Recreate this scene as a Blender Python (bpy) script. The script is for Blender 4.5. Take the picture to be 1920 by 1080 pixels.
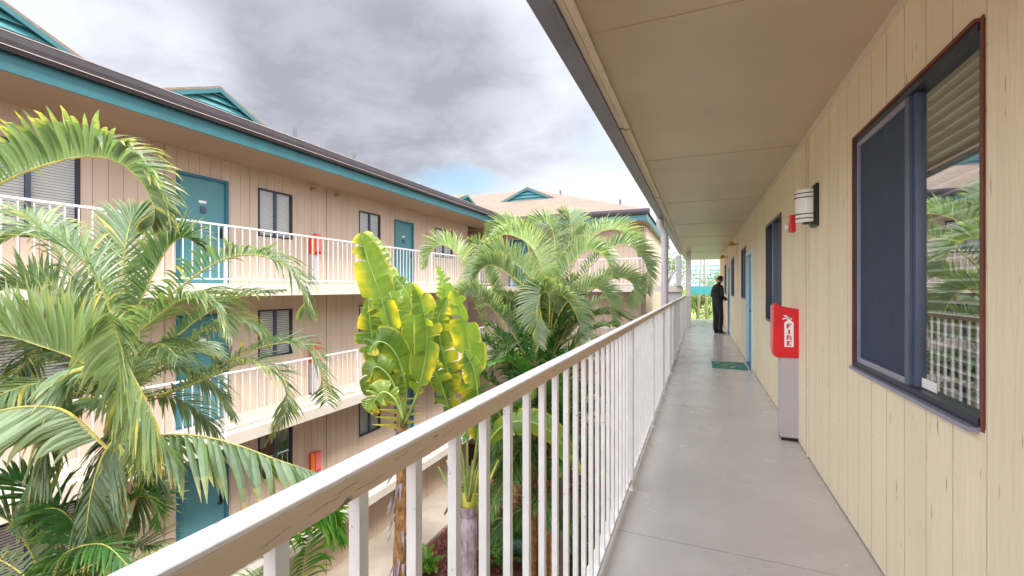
import bpy, bmesh, math, random
from mathutils import Vector, Matrix, noise
R = math.radians
scene = bpy.context.scene
for o in list(bpy.data.objects): bpy.data.objects.remove(o)

# ------------------------------------------------------------------ camera, sky, sun, exposure
YAW = R(22.74); EYE = 1.40; FOC = 840.0
cam_d = bpy.data.cameras.new('camera'); cam = bpy.data.objects.new('camera', cam_d)
scene.collection.objects.link(cam); scene.camera = cam
cam.location = (0, 0, EYE); cam.rotation_euler = (R(90), 0, YAW)
cam_d.sensor_width = 36; cam_d.lens = 36 * FOC / 1920; cam_d.clip_start = 0.02; cam_d.clip_end = 3000
SUN_EL, SUN_AZ = R(54), math.atan2(0.92, 0.38)     # azimuth clockwise from +Y
world = bpy.data.worlds.new('World'); scene.world = world; world.use_nodes = True
wn = world.node_tree.nodes; wl_ = world.node_tree.links; wn.clear()
def wnode(t, **k):
    n = wn.new(t)
    for a, b in k.items(): setattr(n, a, b)
    return n
def wmath(op, a, b=None, c=None, clamp=False):
    n = wnode('ShaderNodeMath', operation=op, use_clamp=clamp)
    for i, v in enumerate((a, b, c)):
        if v is None: continue
        if isinstance(v, (int, float)): n.inputs[i].default_value = v
        else: wl_.new(v, n.inputs[i])
    return n.outputs[0]
def wmap(v, f0, f1, t0, t1):
    n = wnode('ShaderNodeMapRange', interpolation_type='SMOOTHSTEP'); wl_.new(v, n.inputs[0])
    for i, x in enumerate((f0, f1, t0, t1)): n.inputs[i + 1].default_value = x
    return n.outputs[0]
def wmix(f, a, b):
    n = wnode('ShaderNodeMix', data_type='RGBA')
    if isinstance(f, (int, float)): n.inputs[0].default_value = f
    else: wl_.new(f, n.inputs[0])
    for i, v in ((6, a), (7, b)):
        if isinstance(v, tuple): n.inputs[i].default_value = (*v, 1)
        else: wl_.new(v, n.inputs[i])
    return n.outputs[2]
tc = wnode('ShaderNodeTexCoord')
sky = wnode('ShaderNodeTexSky', sky_type='NISHITA', sun_disc=False, sun_elevation=SUN_EL, sun_rotation=SUN_AZ)
sep = wnode('ShaderNodeSeparateXYZ'); wl_.new(tc.outputs['Generated'], sep.inputs[0])
zc = wmath('ADD', wmath('MAXIMUM', sep.outputs[2], 0.0), 0.22)
comb = wnode('ShaderNodeCombineXYZ')
wl_.new(wmath('DIVIDE', sep.outputs[0], zc), comb.inputs[0]); wl_.new(wmath('DIVIDE', sep.outputs[1], zc), comb.inputs[1])
comb.inputs[2].default_value = 3.7
def wnoise(scale, detail, rough, dist=0.0):
    n = wnode('ShaderNodeTexNoise'); wl_.new(comb.outputs[0], n.inputs['Vector'])
    n.inputs['Scale'].default_value = scale; n.inputs['Detail'].default_value = detail
    n.inputs['Roughness'].default_value = rough; n.inputs['Distortion'].default_value = dist
    return n.outputs['Fac']
n1 = wnoise(0.8, 6, 0.40, 0.3); n2 = wnoise(2.6, 8, 0.6, 0.2)
def toward(d, lo, hi, k=0.16):
    dp = wnode('ShaderNodeVectorMath', operation='DOT_PRODUCT'); wl_.new(tc.outputs['Generated'], dp.inputs[0])
    dp.inputs[1].default_value = Vector(d).normalized()
    v = wmath('ADD', dp.outputs['Value'], wmath('MULTIPLY', wmath('SUBTRACT', n1, 0.5), k))
    return wmap(v, lo, hi, 0, 1)
dark = wmath('MAXIMUM', toward((-.76, .50, .52), .74, .97, .40), wmath('MULTIPLY', toward((-.50, .80, .40), .90, .99, .22), .45))
gap = toward((-.905, .37, .34), .965, .995, .12)          # bright break low on the left
dark = wmath('MULTIPLY', dark, wmath('SUBTRACT', 1.0, wmath('MULTIPLY', gap, .6)))
shade = wmath('ADD', wmath('MULTIPLY', dark, .82), wmath('MULTIPLY', wmap(n2, .35, .75, 0, 1), .32), clamp=True)
cloud = wmix(shade, (3.45, 3.6, 3.9), (1.28, 1.31, 1.5))
over = wmath('MAXIMUM', wmap(sep.outputs[2], .50, .80, 1.0, 3.6), wmap(sep.outputs[1], .25, -.35, 1.0, 3.6))          # unseen sky overhead and behind the camera, brightened to light the walkway
sc = wnode('ShaderNodeVectorMath', operation='SCALE'); wl_.new(cloud, sc.inputs[0]); wl_.new(over, sc.inputs['Scale'])
def patch(d, sq, r0, r1, k):
    sb = wnode('ShaderNodeVectorMath', operation='SUBTRACT'); wl_.new(tc.outputs['Generated'], sb.inputs[0]); sb.inputs[1].default_value = Vector(d).normalized()
    ml = wnode('ShaderNodeVectorMath', operation='MULTIPLY'); wl_.new(sb.outputs[0], ml.inputs[0]); ml.inputs[1].default_value = sq
    ln = wnode('ShaderNodeVectorMath', operation='LENGTH'); wl_.new(ml.outputs[0], ln.inputs[0])
    return wmap(wmath('ADD', ln.outputs['Value'], wmath('MULTIPLY', wmath('SUBTRACT', n2, .5), k)), r0, r1, 0, 1)
blue = wmath('MAXIMUM', patch((-.485, .845, .235), (1, 1, 2.8), .15, .04, .22), wmath('MULTIPLY', patch((-.16, .93, .32), (1.3, 1, 2.2), .20, .05, .4), .3))
bsky = wnode('ShaderNodeVectorMath', operation='MULTIPLY'); wl_.new(sky.outputs[0], bsky.inputs[0]); bsky.inputs[1].default_value = (.62, .72, .66)
blue = wmath('MULTIPLY', blue, .72)
fin = wmix(blue, sc.outputs[0], bsky.outputs[0])
bg = wnode('ShaderNodeBackground'); wl_.new(fin, bg.inputs[0]); bg.inputs[1].default_value = 0.10
wo = wnode('ShaderNodeOutputWorld'); wl_.new(bg.outputs[0], wo.inputs[0])
sun_d = bpy.data.lights.new('sun', 'SUN'); sun = bpy.data.objects.new('sun', sun_d); scene.collection.objects.link(sun)
sun_d.energy = 1.1; sun_d.angle = R(12); sun_d.color = (1, .96, .90)
sdir = Vector((math.cos(SUN_EL) * math.sin(SUN_AZ), math.cos(SUN_EL) * math.cos(SUN_AZ), math.sin(SUN_EL)))
sun.rotation_euler = sdir.to_track_quat('Z', 'Y').to_euler(); sun.location = sdir * 60
scene.view_settings.view_transform = 'Standard'; scene.view_settings.look = 'None'
scene.view_settings.exposure = 1.85; scene.view_settings.gamma = 1
scene.render.engine = 'CYCLES'; scene.cycles.max_bounces = 8; scene.cycles.diffuse_bounces = 5
scene.cycles.transparent_max_bounces = 12

# ------------------------------------------------------------------ helpers
C = scene.collection
FW = Vector((-math.sin(YAW), math.cos(YAW), 0)); RT = Vector((math.cos(YAW), math.sin(YAW), 0))
def P(px, py, depth):                       # a photograph point at a chosen distance -> a place in the world
    return Vector((0, 0, EYE)) + (FW + RT * ((px - 960) / FOC) + Vector((0, 0, (540 - py) / FOC))) * depth
def Yw(px, X):
    r = FW + RT * ((px - 960) / FOC); return X * r.y / r.x
W = {}
def tag(o, label=None, cat=None, group=None, kind=None):
    if label: o['label'] = label
    if cat: o['category'] = cat
    if group: o['group'] = group
    if kind: o['kind'] = kind
    return o
def empty(name, loc, label=None, cat=None, group=None):
    o = bpy.data.objects.new(name, None); C.objects.link(o); o.location = loc; o.empty_display_size = .1
    W[o.name] = Vector(loc); tag(o, label, cat, group); return o
class MB:
    def __init__(s): s.v = []; s.f = []; s.m = []; s.a = []; s.b = []; s.leaf = False
    def face(s, pts, m=0, a=0., b=0.):
        n = len(s.v); s.v += [Vector(p) for p in pts]; s.f.append(tuple(range(n, n + len(pts)))); s.m.append(m); s.a.append(a); s.b.append(b)
    def box(s, x0, x1, y0, y1, z0, z1, m=0):
        n = len(s.v)
        s.v += [Vector((x, y, z)) for z in (z0, z1) for y in (y0, y1) for x in (x0, x1)]
        for q in ((0, 2, 3, 1), (4, 5, 7, 6), (0, 1, 5, 4), (2, 6, 7, 3), (0, 4, 6, 2), (1, 3, 7, 5)):
            s.f.append(tuple(n + i for i in q)); s.m.append(m); s.a.append(0.); s.b.append(0.)
    def fb(s, fr, a0, a1, d0, d1, z0, z1, m=0):        # box in a facade frame
        p = fpt(fr, a0, d0, z0); q = fpt(fr, a1, d1, z1)
        s.box(min(p.x, q.x), max(p.x, q.x), min(p.y, q.y), max(p.y, q.y), z0, z1, m)
    def prism(s, bot, top, m=0):
        n = len(s.v); k = len(bot); s.v += [Vector(p) for p in bot] + [Vector(p) for p in top]
        fs = [tuple(n + i for i in range(k))[::-1], tuple(n + k + i for i in range(k))] + [(n + i, n + (i + 1) % k, n + k + (i + 1) % k, n + k + i) for i in range(k)]
        for f in fs: s.f.append(f); s.m.append(m); s.a.append(0.); s.b.append(0.)
    def tube(s, pts, rad, n=8, m=0, cap=True, a=0., b=0.):
        pts = [Vector(p) for p in pts]
        if isinstance(rad, (int, float)): rad = [rad] * len(pts)
        base = len(s.v); ref = Vector((0, 0, 1))
        t0 = (pts[1] - pts[0]).normalized()
        if abs(t0.z) > .9: ref = Vector((1, 0, 0))
        for i, p in enumerate(pts):
            t = (pts[min(i + 1, len(pts) - 1)] - pts[max(i - 1, 0)]).normalized()
            u = t.cross(ref); u = u.normalized() if u.length > 1e-5 else Vector((1, 0, 0)); w = t.cross(u)
            ref = w.cross(t) * -1 if False else ref
            for k in range(n):
                an = 2 * math.pi * k / n; s.v.append(p + (u * math.cos(an) + w * math.sin(an)) * rad[i])
        for i in range(len(pts) - 1):
            for k in range(n):
                s.f.append((base + i * n + k, base + i * n + (k + 1) % n, base + (i + 1) * n + (k + 1) % n, base + (i + 1) * n + k)); s.m.append(m); s.a.append(a); s.b.append(b)
        if cap:
            s.f.append(tuple(base + k for k in range(n))[::-1]); s.m.append(m); s.a.append(a); s.b.append(b)
            e = base + (len(pts) - 1) * n; s.f.append(tuple(e + k for k in range(n))); s.m.append(m); s.a.append(a); s.b.append(b)
    def build(s, name, mats, parent=None, loc=None, smooth=False, bevel=0):
        if not isinstance(mats, (list, tuple)): mats = [mats]
        me = bpy.data.meshes.new(name)
        if parent is not None: org = W[parent.name]
        elif loc is not None: org = Vector(loc)
        else:
            xs = [v.x for v in s.v]; ys = [v.y for v in s.v]; zs = [v.z for v in s.v]
            org = Vector(((min(xs) + max(xs)) / 2, (min(ys) + max(ys)) / 2, min(zs)))
        me.from_pydata([tuple(v - org) for v in s.v], [], s.f); me.update()
        for m in mats: me.materials.append(m)
        me.polygons.foreach_set('material_index', s.m)
        if smooth: me.polygons.foreach_set('use_smooth', [True] * len(s.f))
        if s.leaf:
            for nm, arr in (('tint', s.a), ('tip', s.b)):
                at = me.attributes.new(nm, 'FLOAT', 'FACE'); at.data.foreach_set('value', arr)
        else:
            bm = bmesh.new(); bm.from_mesh(me); bmesh.ops.recalc_face_normals(bm, faces=bm.faces); bm.to_mesh(me); bm.free()
        o = bpy.data.objects.new(name, me); C.objects.link(o); W[o.name] = org.copy()
        if parent is not None: o.parent = parent
        else: o.location = org
        if bevel:
            b = o.modifiers.new('bevel', 'BEVEL'); b.width = bevel; b.segments = 2; b.limit_method = 'ANGLE'
        return o
def fpt(fr, a, d, z):
    (ox, oy), (ax, ay), (nx, ny) = fr; return Vector((ox + ax * a + nx * d, oy + ay * a + ny * d, z))
def cut(a0, a1, z0, z1, ops):               # rectangle minus rectangular openings
    ys = sorted({a0, a1} | {min(max(v, a0), a1) for o in ops for v in o[:2]}); out = []
    for i in range(len(ys) - 1):
        p, q = ys[i], ys[i + 1]
        if q - p < 1e-6: continue
        holes = sorted((o[2], o[3]) for o in ops if o[0] < (p + q) / 2 < o[1]); z = z0
        for h0, h1 in holes:
            h0 = max(h0, z0); h1 = min(h1, z1)
            if h1 <= z: continue
            if h0 > z + 1e-6: out.append((p, q, z, h0))
            z = max(z, h1)
        if z < z1 - 1e-6: out.append((p, q, z, z1))
    return out
def siding(fr, a0, a1, z0, z1, ops, name, parent, mats, pitch=.2032, phase=0., groove=.009, th=.16):
    m = MB()
    for p, q, h0, h1 in cut(a0, a1, z0, z1, ops): m.fb(fr, p, q, -th, -.008, h0, h1, 1)
    k = math.floor((a0 - phase) / pitch)
    while phase + k * pitch < a1:
        s0 = max(a0, phase + k * pitch + groove / 2); s1 = min(a1, phase + (k + 1) * pitch - groove / 2); k += 1
        if s1 - s0 < .01: continue
        for p, q, h0, h1 in cut(s0, s1, z0, z1, ops): m.fb(fr, p, q, -.0075, 0, h0, h1, 0)
    return m.build(name, mats, parent)

# ------------------------------------------------------------------ materials
def mat(name, col, rough=.6, var=.08, nscale=6, bump=0., bscale=40, spec=.5, metal=0., stretch=None, pits=0., pitcol=(.12, .07, .04)):
    m = bpy.data.materials.new(name); m.use_nodes = True; nt = m.node_tree; b = nt.nodes['Principled BSDF']
    b.inputs['Roughness'].default_value = rough; b.inputs['Metallic'].default_value = metal; b.inputs['Specular IOR Level'].default_value = spec
    tcn = nt.nodes.new('ShaderNodeTexCoord'); geo = nt.nodes.new('ShaderNodeNewGeometry'); mp = nt.nodes.new('ShaderNodeMapping')
    nt.links.new(geo.outputs['Position'], mp.inputs[0])
    if stretch: mp.inputs['Scale'].default_value = stretch
    n = nt.nodes.new('ShaderNodeTexNoise'); n.inputs['Scale'].default_value = nscale; n.inputs['Detail'].default_value = 6; nt.links.new(mp.outputs[0], n.inputs[0])
    mx = nt.nodes.new('ShaderNodeMix'); mx.data_type = 'RGBA'
    mx.inputs[6].default_value = (*[c * (1 - var) for c in col], 1); mx.inputs[7].default_value = (*[min(1, c * (1 + var)) for c in col], 1)
    mr = nt.nodes.new('ShaderNodeMapRange'); mr.inputs[1].default_value = .3; mr.inputs[2].default_value = .7
    nt.links.new(n.outputs[0], mr.inputs[0]); nt.links.new(mr.outputs[0], mx.inputs[0]); out = mx.outputs[2]
    if pits:
        n3 = nt.nodes.new('ShaderNodeTexNoise'); n3.inputs['Scale'].default_value = 55; n3.inputs['Detail'].default_value = 3; nt.links.new(mp.outputs[0], n3.inputs[0])
        m3 = nt.nodes.new('ShaderNodeMapRange'); m3.inputs[1].default_value = .70 - .05 * pits; m3.inputs[2].default_value = .74; nt.links.new(n3.outputs[0], m3.inputs[0])
        x3 = nt.nodes.new('ShaderNodeMix'); x3.data_type = 'RGBA'; nt.links.new(m3.outputs[0], x3.inputs[0]); nt.links.new(out, x3.inputs[6]); x3.inputs[7].default_value = (*pitcol, 1); out = x3.outputs[2]
    nt.links.new(out, b.inputs['Base Color'])
    if bump:
        n2 = nt.nodes.new('ShaderNodeTexNoise'); n2.inputs['Scale'].default_value = bscale; n2.inputs['Detail'].default_value = 8; nt.links.new(mp.outputs[0], n2.inputs[0])
        bp = nt.nodes.new('ShaderNodeBump'); bp.inputs['Strength'].default_value = bump; bp.inputs['Distance'].default_value = .01
        nt.links.new(n2.outputs[0], bp.inputs['Height']); nt.links.new(bp.outputs[0], b.inputs['Normal'])
    return m
VS = (1, 1, .12)
M = {}
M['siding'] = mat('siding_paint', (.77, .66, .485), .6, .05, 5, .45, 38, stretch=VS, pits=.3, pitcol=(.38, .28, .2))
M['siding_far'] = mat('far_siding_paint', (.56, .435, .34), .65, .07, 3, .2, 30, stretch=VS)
M['groove'] = mat('groove_paint', (.34, .26, .20), .8, .1)
M['groove_near'] = mat('dark_groove_paint', (.16, .115, .08), .85, .1)
M['trimc'] = mat('cream_trim_paint', (.72, .62, .50), .5, .06, 8, .1, 60)
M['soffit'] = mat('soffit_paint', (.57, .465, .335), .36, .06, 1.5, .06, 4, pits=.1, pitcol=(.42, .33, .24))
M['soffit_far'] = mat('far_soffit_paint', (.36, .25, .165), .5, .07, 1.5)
M['teal'] = mat('teal_paint', (.025, .125, .14), .42, .12, 4, .08, 20)
M['tealdoor'] = mat('teal_door_paint', (.085, .25, .285), .38, .06, 2, .04, 20)
M['louvre'] = mat('louvre_paint', (.055, .22, .24), .45, .1)
M['tealdark'] = mat('dark_teal_paint', (.03, .14, .20), .4, .1)
M['bluedoor'] = mat('blue_door_paint', (.03, .20, .34), .35, .08)
M['paleblue'] = mat('pale_blue_trim_paint', (.50, .70, .76), .45, .04)
M['gutter'] = mat('brown_gutter_metal', (.055, .045, .05), .32, .15, 5, .03, 20)
M['gutter_near'] = mat('grey_gutter_metal', (.27, .27, .35), .35, .12, 3, .03, 20)
M['vent'] = mat('grey_pipe', (.12, .13, .14), .5)
M['cap'] = mat('gutter_lip_metal', (.42, .33, .31), .35, .1)
M['white'] = mat('white_rail_paint', (.70, .69, .67), .4, .07, 9, .15, 60, pits=.25, pitcol=(.45, .36, .27))
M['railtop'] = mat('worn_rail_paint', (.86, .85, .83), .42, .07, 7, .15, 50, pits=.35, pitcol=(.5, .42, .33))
M['railside'] = mat('shaded_worn_rail_side', (.68, .52, .37), .5, .14, 3, .3, 30, stretch=(1, .25, 1), pits=.5, pitcol=(.12, .06, .04))  # worn pits, with shade and warm wall bounce put into the tan
M['concrete_edge'] = mat('cream_slab_paint', (.62, .55, .465), .55, .06, 4, .12, 30)
M['pipe'] = mat('downspout_paint', (.52, .49, .52), .38, .05)
M['darkframe'] = mat('dark_window_metal', (.022, .024, .045), .35, .1)
M['mullion'] = mat('blue_grey_window_metal', (.07, .09, .14), .3, .1)
M['frame_red'] = mat('red_brown_wood_trim', (.17, .045, .022), .5, .2, 10, .1)
M['black'] = mat('black_metal', (.012, .01, .012), .35, .1)
M['blind'] = mat('white_blind', (.80, .80, .80), .5, .03)
M['blind_dark'] = mat('olive_blind', (.30, .29, .20), .6, .05)
M['room'] = mat('dark_room_surface', (.05, .05, .055), .8, .1)
M['red'] = mat('red_plastic', (.68, .008, .012), .3, .06, 5)
M['redlit'] = mat('lit_red_plastic', (.72, .16, .17), .35, .06, 5)  # the case red made paler, light on the front put into the colour
M['grey_box'] = mat('grey_post_paint', (.45, .41, .43), .45, .04)
M['signw'] = mat('white_sign', (.85, .85, .86), .4, .02)
M['glassw'] = mat('frosted_lamp_glass', (.78, .80, .73), .25, .03)
M['orange'] = mat('orange_plastic', (.75, .30, .04), .4, .05)
M['brass'] = mat('brass_fixture', (.55, .33, .08), .35, .1)
M['mat'] = mat('doormat_weave', (.05, .20, .16), .95, .75, 30, .5, 200)
M['matflower'] = mat('doormat_flower', (.62, .34, .08), .95, .4, 40)
M['soil'] = mat('soil_mulch', (.11, .037, .024), .95, .6, 9, .9, 30)
M['path'] = mat('path_concrete', (.50, .42, .34), .8, .08, 3, .15, 50)
M['lawn'] = mat('lawn_grass', (.22, .30, .06), .9, .5, 3, .6, 60)
M['trunkA'] = mat('palm_bark', (.36, .25, .15), .9, .4, 9, .8, 30, stretch=(1, 1, 3))
M['trunkP'] = mat('purple_grey_leaf_base', (.40, .33, .36), .8, .45, 14, .8, 40, stretch=(1, 1, .4))
M['trunkY'] = mat('fibrous_bark', (.42, .23, .09), .9, .6, 16, .9, 40, stretch=(1, 1, .5))
M['green_stem'] = mat('green_stem_skin', (.30, .40, .10), .45, .3, 6, .1)
M['yellow_stem'] = mat('yellow_green_sheath', (.55, .52, .08), .4, .25, 8, .1)
M['bark'] = mat('grey_tree_bark', (.30, .26, .21), .9, .3, 8, .7, 30)
M['skin'] = mat('skin', (.55, .33, .24), .5, .05)
M['hair'] = mat('brown_hair', (.05, .02, .012), .6, .2, 60)
M['suit'] = mat('black_cloth', (.010, .010, .013), .75, .2, 30, .2, 90)
M['shoe'] = mat('black_leather', (.012, .011, .012), .3, .1)
M['deck'] = mat('teal_deck_paint', (.08, .42, .44), .5, .08)
def floor_mat():
    m = mat('walkway_coating', (.475, .44, .415), .36, .07, 1.6, .12, 120); nt = m.node_tree; b = nt.nodes['Principled BSDF']
    old = b.inputs['Base Color'].links[0].from_socket
    geo = nt.nodes.new('ShaderNodeNewGeometry')
    n = nt.nodes.new('ShaderNodeTexNoise'); n.inputs['Scale'].default_value = 3.2; n.inputs['Detail'].default_value = 9; n.inputs['Distortion'].default_value = .6; nt.links.new(geo.outputs[0], n.inputs[0])
    mr = nt.nodes.new('ShaderNodeMapRange'); mr.inputs[1].default_value = .50; mr.inputs[2].default_value = .80; mr.inputs[4].default_value = .20; nt.links.new(n.outputs[0], mr.inputs[0])
    x = nt.nodes.new('ShaderNodeMix'); x.data_type = 'RGBA'; nt.links.new(mr.outputs[0], x.inputs[0]); nt.links.new(old, x.inputs[6]); x.inputs[7].default_value = (.27, .245, .23, 1)
    nt.links.new(x.outputs[2], b.inputs['Base Color'])
    r = nt.nodes.new('ShaderNodeMapRange'); r.inputs[1].default_value = .3; r.inputs[2].default_value = .7; r.inputs[3].default_value = .16; r.inputs[4].default_value = .30
    nt.links.new(n.outputs[0], r.inputs[0]); nt.links.new(r.outputs[0], b.inputs['Roughness']); return m
M['floor'] = floor_mat()
def shingle():
    m = mat('tan_shingle', (.46, .33, .24), .9, .1, 2, .5, 60); nt = m.node_tree; b = nt.nodes['Principled BSDF']
    geo = nt.nodes.new('ShaderNodeNewGeometry'); sp = nt.nodes.new('ShaderNodeSeparateXYZ'); nt.links.new(geo.outputs[0], sp.inputs[0])
    ad = nt.nodes.new('ShaderNodeMath'); ad.operation = 'ADD'; nt.links.new(sp.outputs[0], ad.inputs[0]); nt.links.new(sp.outputs[1], ad.inputs[1])
    cb = nt.nodes.new('ShaderNodeCombineXYZ'); nt.links.new(ad.outputs[0], cb.inputs[0])
    ml = nt.nodes.new('ShaderNodeMath'); ml.operation = 'MULTIPLY'; ml.inputs[1].default_value = 2.6; nt.links.new(sp.outputs[2], ml.inputs[0]); nt.links.new(ml.outputs[0], cb.inputs[1])
    br = nt.nodes.new('ShaderNodeTexBrick'); nt.links.new(cb.outputs[0], br.inputs[0])
    br.inputs['Color1'].default_value = (.20, .135, .10, 1); br.inputs['Color2'].default_value = (.25, .175, .13, 1); br.inputs['Mortar'].default_value = (.16, .115, .085, 1)
    br.inputs['Scale'].default_value = 1; br.inputs['Brick Width'].default_value = .33; br.inputs['Row Height'].default_value = .14; br.inputs['Mortar Size'].default_value = .008
    nt.links.new(br.outputs[0], b.inputs['Base Color']); return m
M['shingle'] = shingle()
def glass(name, refl, tint=(.02, .03, .04), alpha=.55):
    m = bpy.data.materials.new(name); m.use_nodes = True; nt = m.node_tree; nt.nodes.clear()
    g = nt.nodes.new('ShaderNodeBsdfGlossy'); g.inputs['Roughness'].default_value = .012; g.inputs[0].default_value = (.88, .93, .93, 1)
    t = nt.nodes.new('ShaderNodeBsdfTransparent'); t.inputs[0].default_value = (alpha, alpha, alpha, 1)
    x = nt.nodes.new('ShaderNodeMixShader'); f = nt.nodes.new('ShaderNodeLayerWeight'); f.inputs[0].default_value = .5
    pw = nt.nodes.new('ShaderNodeMath'); pw.operation = 'POWER'; pw.inputs[1].default_value = 3.0; nt.links.new(f.outputs['Facing'], pw.inputs[0])
    a = nt.nodes.new('ShaderNodeMath'); a.operation = 'MULTIPLY_ADD'; a.use_clamp = True; a.inputs[1].default_value = .5; a.inputs[2].default_value = refl; nt.links.new(pw.outputs[0], a.inputs[0])
    nt.links.new(a.outputs[0], x.inputs[0]); nt.links.new(t.outputs[0], x.inputs[1]); nt.links.new(g.outputs[0], x.inputs[2])
    o = nt.nodes.new('ShaderNodeOutputMaterial'); nt.links.new(x.outputs[0], o.inputs[0]); return m
M['glass'] = glass('window_glass', .04, alpha=.9)
M['mirror'] = glass('tinted_window_glass', .42, alpha=.85)
def screen():
    m = mat('insect_screen', (.018, .035, .085), .55, .35, 25, .3, 300, stretch=(1, 4, .4)); return m
M['screen'] = screen()
def leafmat(name, c1, c2, tipc, rough=.38, trans=.35, spec=.5):
    m = bpy.data.materials.new(name); m.use_nodes = True; nt = m.node_tree; b = nt.nodes['Principled BSDF']; out = nt.nodes['Material Output']
    a = nt.nodes.new('ShaderNodeAttribute'); a.attribute_name = 'tint'; t = nt.nodes.new('ShaderNodeAttribute'); t.attribute_name = 'tip'
    geo = nt.nodes.new('ShaderNodeNewGeometry'); n = nt.nodes.new('ShaderNodeTexNoise'); n.inputs['Scale'].default_value = 9; n.inputs['Detail'].default_value = 4; nt.links.new(geo.outputs['Position'], n.inputs[0])
    ad = nt.nodes.new('ShaderNodeMath'); ad.operation = 'MULTIPLY_ADD'; ad.inputs[1].default_value = .5; nt.links.new(n.outputs[0], ad.inputs[0]); nt.links.new(a.outputs['Fac'], ad.inputs[2])
    sb = nt.nodes.new('ShaderNodeMath'); sb.operation = 'SUBTRACT'; sb.use_clamp = True; sb.inputs[1].default_value = .25; nt.links.new(ad.outputs[0], sb.inputs[0])
    x = nt.nodes.new('ShaderNodeMix'); x.data_type = 'RGBA'; x.inputs[6].default_value = (*c1, 1); x.inputs[7].default_value = (*c2, 1); nt.links.new(sb.outputs[0], x.inputs[0])
    n7 = nt.nodes.new('ShaderNodeTexNoise'); n7.inputs['Scale'].default_value = 5; n7.inputs['Detail'].default_value = 5; nt.links.new(geo.outputs['Position'], n7.inputs[0])
    m7 = nt.nodes.new('ShaderNodeMapRange'); m7.inputs[1].default_value = .35; m7.inputs[2].default_value = .62; m7.inputs[3].default_value = .15; m7.inputs[4].default_value = 1.3; nt.links.new(n7.outputs[0], m7.inputs[0])
    k7 = nt.nodes.new('ShaderNodeMath'); k7.operation = 'MULTIPLY'; k7.use_clamp = True; nt.links.new(t.outputs['Fac'], k7.inputs[0]); nt.links.new(m7.outputs[0], k7.inputs[1])
    y = nt.nodes.new('ShaderNodeMix'); y.data_type = 'RGBA'; y.inputs[7].default_value = (*tipc, 1); nt.links.new(k7.outputs[0], y.inputs[0]); nt.links.new(x.outputs[2], y.inputs[6])
    nt.links.new(y.outputs[2], b.inputs['Base Color']); b.inputs['Roughness'].default_value = rough; b.inputs['Specular IOR Level'].default_value = spec
    tr = nt.nodes.new('ShaderNodeBsdfTranslucent'); hs = nt.nodes.new('ShaderNodeMix'); hs.data_type = 'RGBA'; hs.blend_type = 'MULTIPLY'; hs.inputs[0].default_value = 1
    nt.links.new(y.outputs[2], hs.inputs[6]); hs.inputs[7].default_value = (1.6, 1.7, .8, 1); nt.links.new(hs.outputs[2], tr.inputs[0])
    ms = nt.nodes.new('ShaderNodeMixShader'); ms.inputs[0].default_value = trans; nt.links.new(b.outputs[0], ms.inputs[1]); nt.links.new(tr.outputs[0], ms.inputs[2]); nt.links.new(ms.outputs[0], out.inputs[0])
    return m
M['palm'] = leafmat('palm_leaf', (.06, .125, .05), (.28, .37, .19), (.60, .50, .12), .34, .36, .7)
M['areca'] = leafmat('areca_leaf', (.10, .16, .08), (.32, .40, .23), (.60, .54, .18), .34, .36, .7)
M['deep'] = leafmat('deep_green_leaf', (.025, .10, .022), (.10, .26, .06), (.40, .42, .10), .4, .3)
M['banana'] = leafmat('banana_leaf', (.05, .135, .025), (.30, .42, .06), (.74, .58, .04), .30, .36)
M['rachis'] = mat('yellow_frond_stalk', (.50, .44, .11), .45, .3, 12)
M['fern'] = leafmat('fern_leaf', (.03, .17, .02), (.16, .38, .04), (.5, .5, .05), .5, .35)
M['bluefern'] = leafmat('blue_green_leaf', (.02, .10, .08), (.06, .22, .16), (.2, .3, .2), .45, .25)
M['redleaf'] = leafmat('red_bromeliad_leaf', (.10, .012, .015), (.22, .05, .035), (.35, .16, .08), .5, .2)
M['tree'] = leafmat('tree_leaf', (.06, .13, .03), (.26, .34, .09), (.4, .4, .1), .5, .4)

# ------------------------------------------------------------------ setting
rnd = random.Random(5)
def gz(x, y):
    k = min(max((y - 23) / 6, 0), 1); k = k * k * (3 - 2 * k); return -5.95 + k * 4.9
g = MB(); xs = [-1500, -400, -120, -60, -30] + [-22 + i * 2 for i in range(22)] + [30, 60, 120, 400, 1500]; ys = [-1500, -300, -60, -20, -10] + [-6 + i * 1.5 for i in range(28)] + [50, 80, 160, 500, 1500]
for i in range(len(xs) - 1):
    for j in range(len(ys) - 1):
        q = [(xs[i], ys[j]), (xs[i + 1], ys[j]), (xs[i + 1], ys[j + 1]), (xs[i], ys[j + 1])]
        g.face([(x, y, gz(x, y)) for x, y in q], 1 if ys[j] > 22.5 else 0)
tag(g.build('ground', [M['soil'], M['lawn']], loc=(0, 0, 0)), kind='structure')
p = MB(); p.box(-8.75, -7.15, -8, 16.2, -6.2, -5.85)
tag(p.build('courtyard_path', M['path']), kind='structure')

# own walkway: slab + coating joints
XW, XR = .825, -.455
w = MB(); w.box(-.525, XW + .15, -5, 21.8, -.22, -.004)
tag(w.build('walkway', M['concrete_edge'], bevel=.006), kind='structure')
w = MB(); ysj = [-5, -.9]; y = 2.62
while y < 21.8: ysj.append(y); y += 3.05
ysj.append(21.8)
for i in range(len(ysj) - 1): w.box(-.485, XW, ysj[i] + .004, ysj[i + 1] - .004, -.003, .003 + (i % 2) * .0012)
tag(w.build('walkway_surface', M['floor']), kind='structure')

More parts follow.
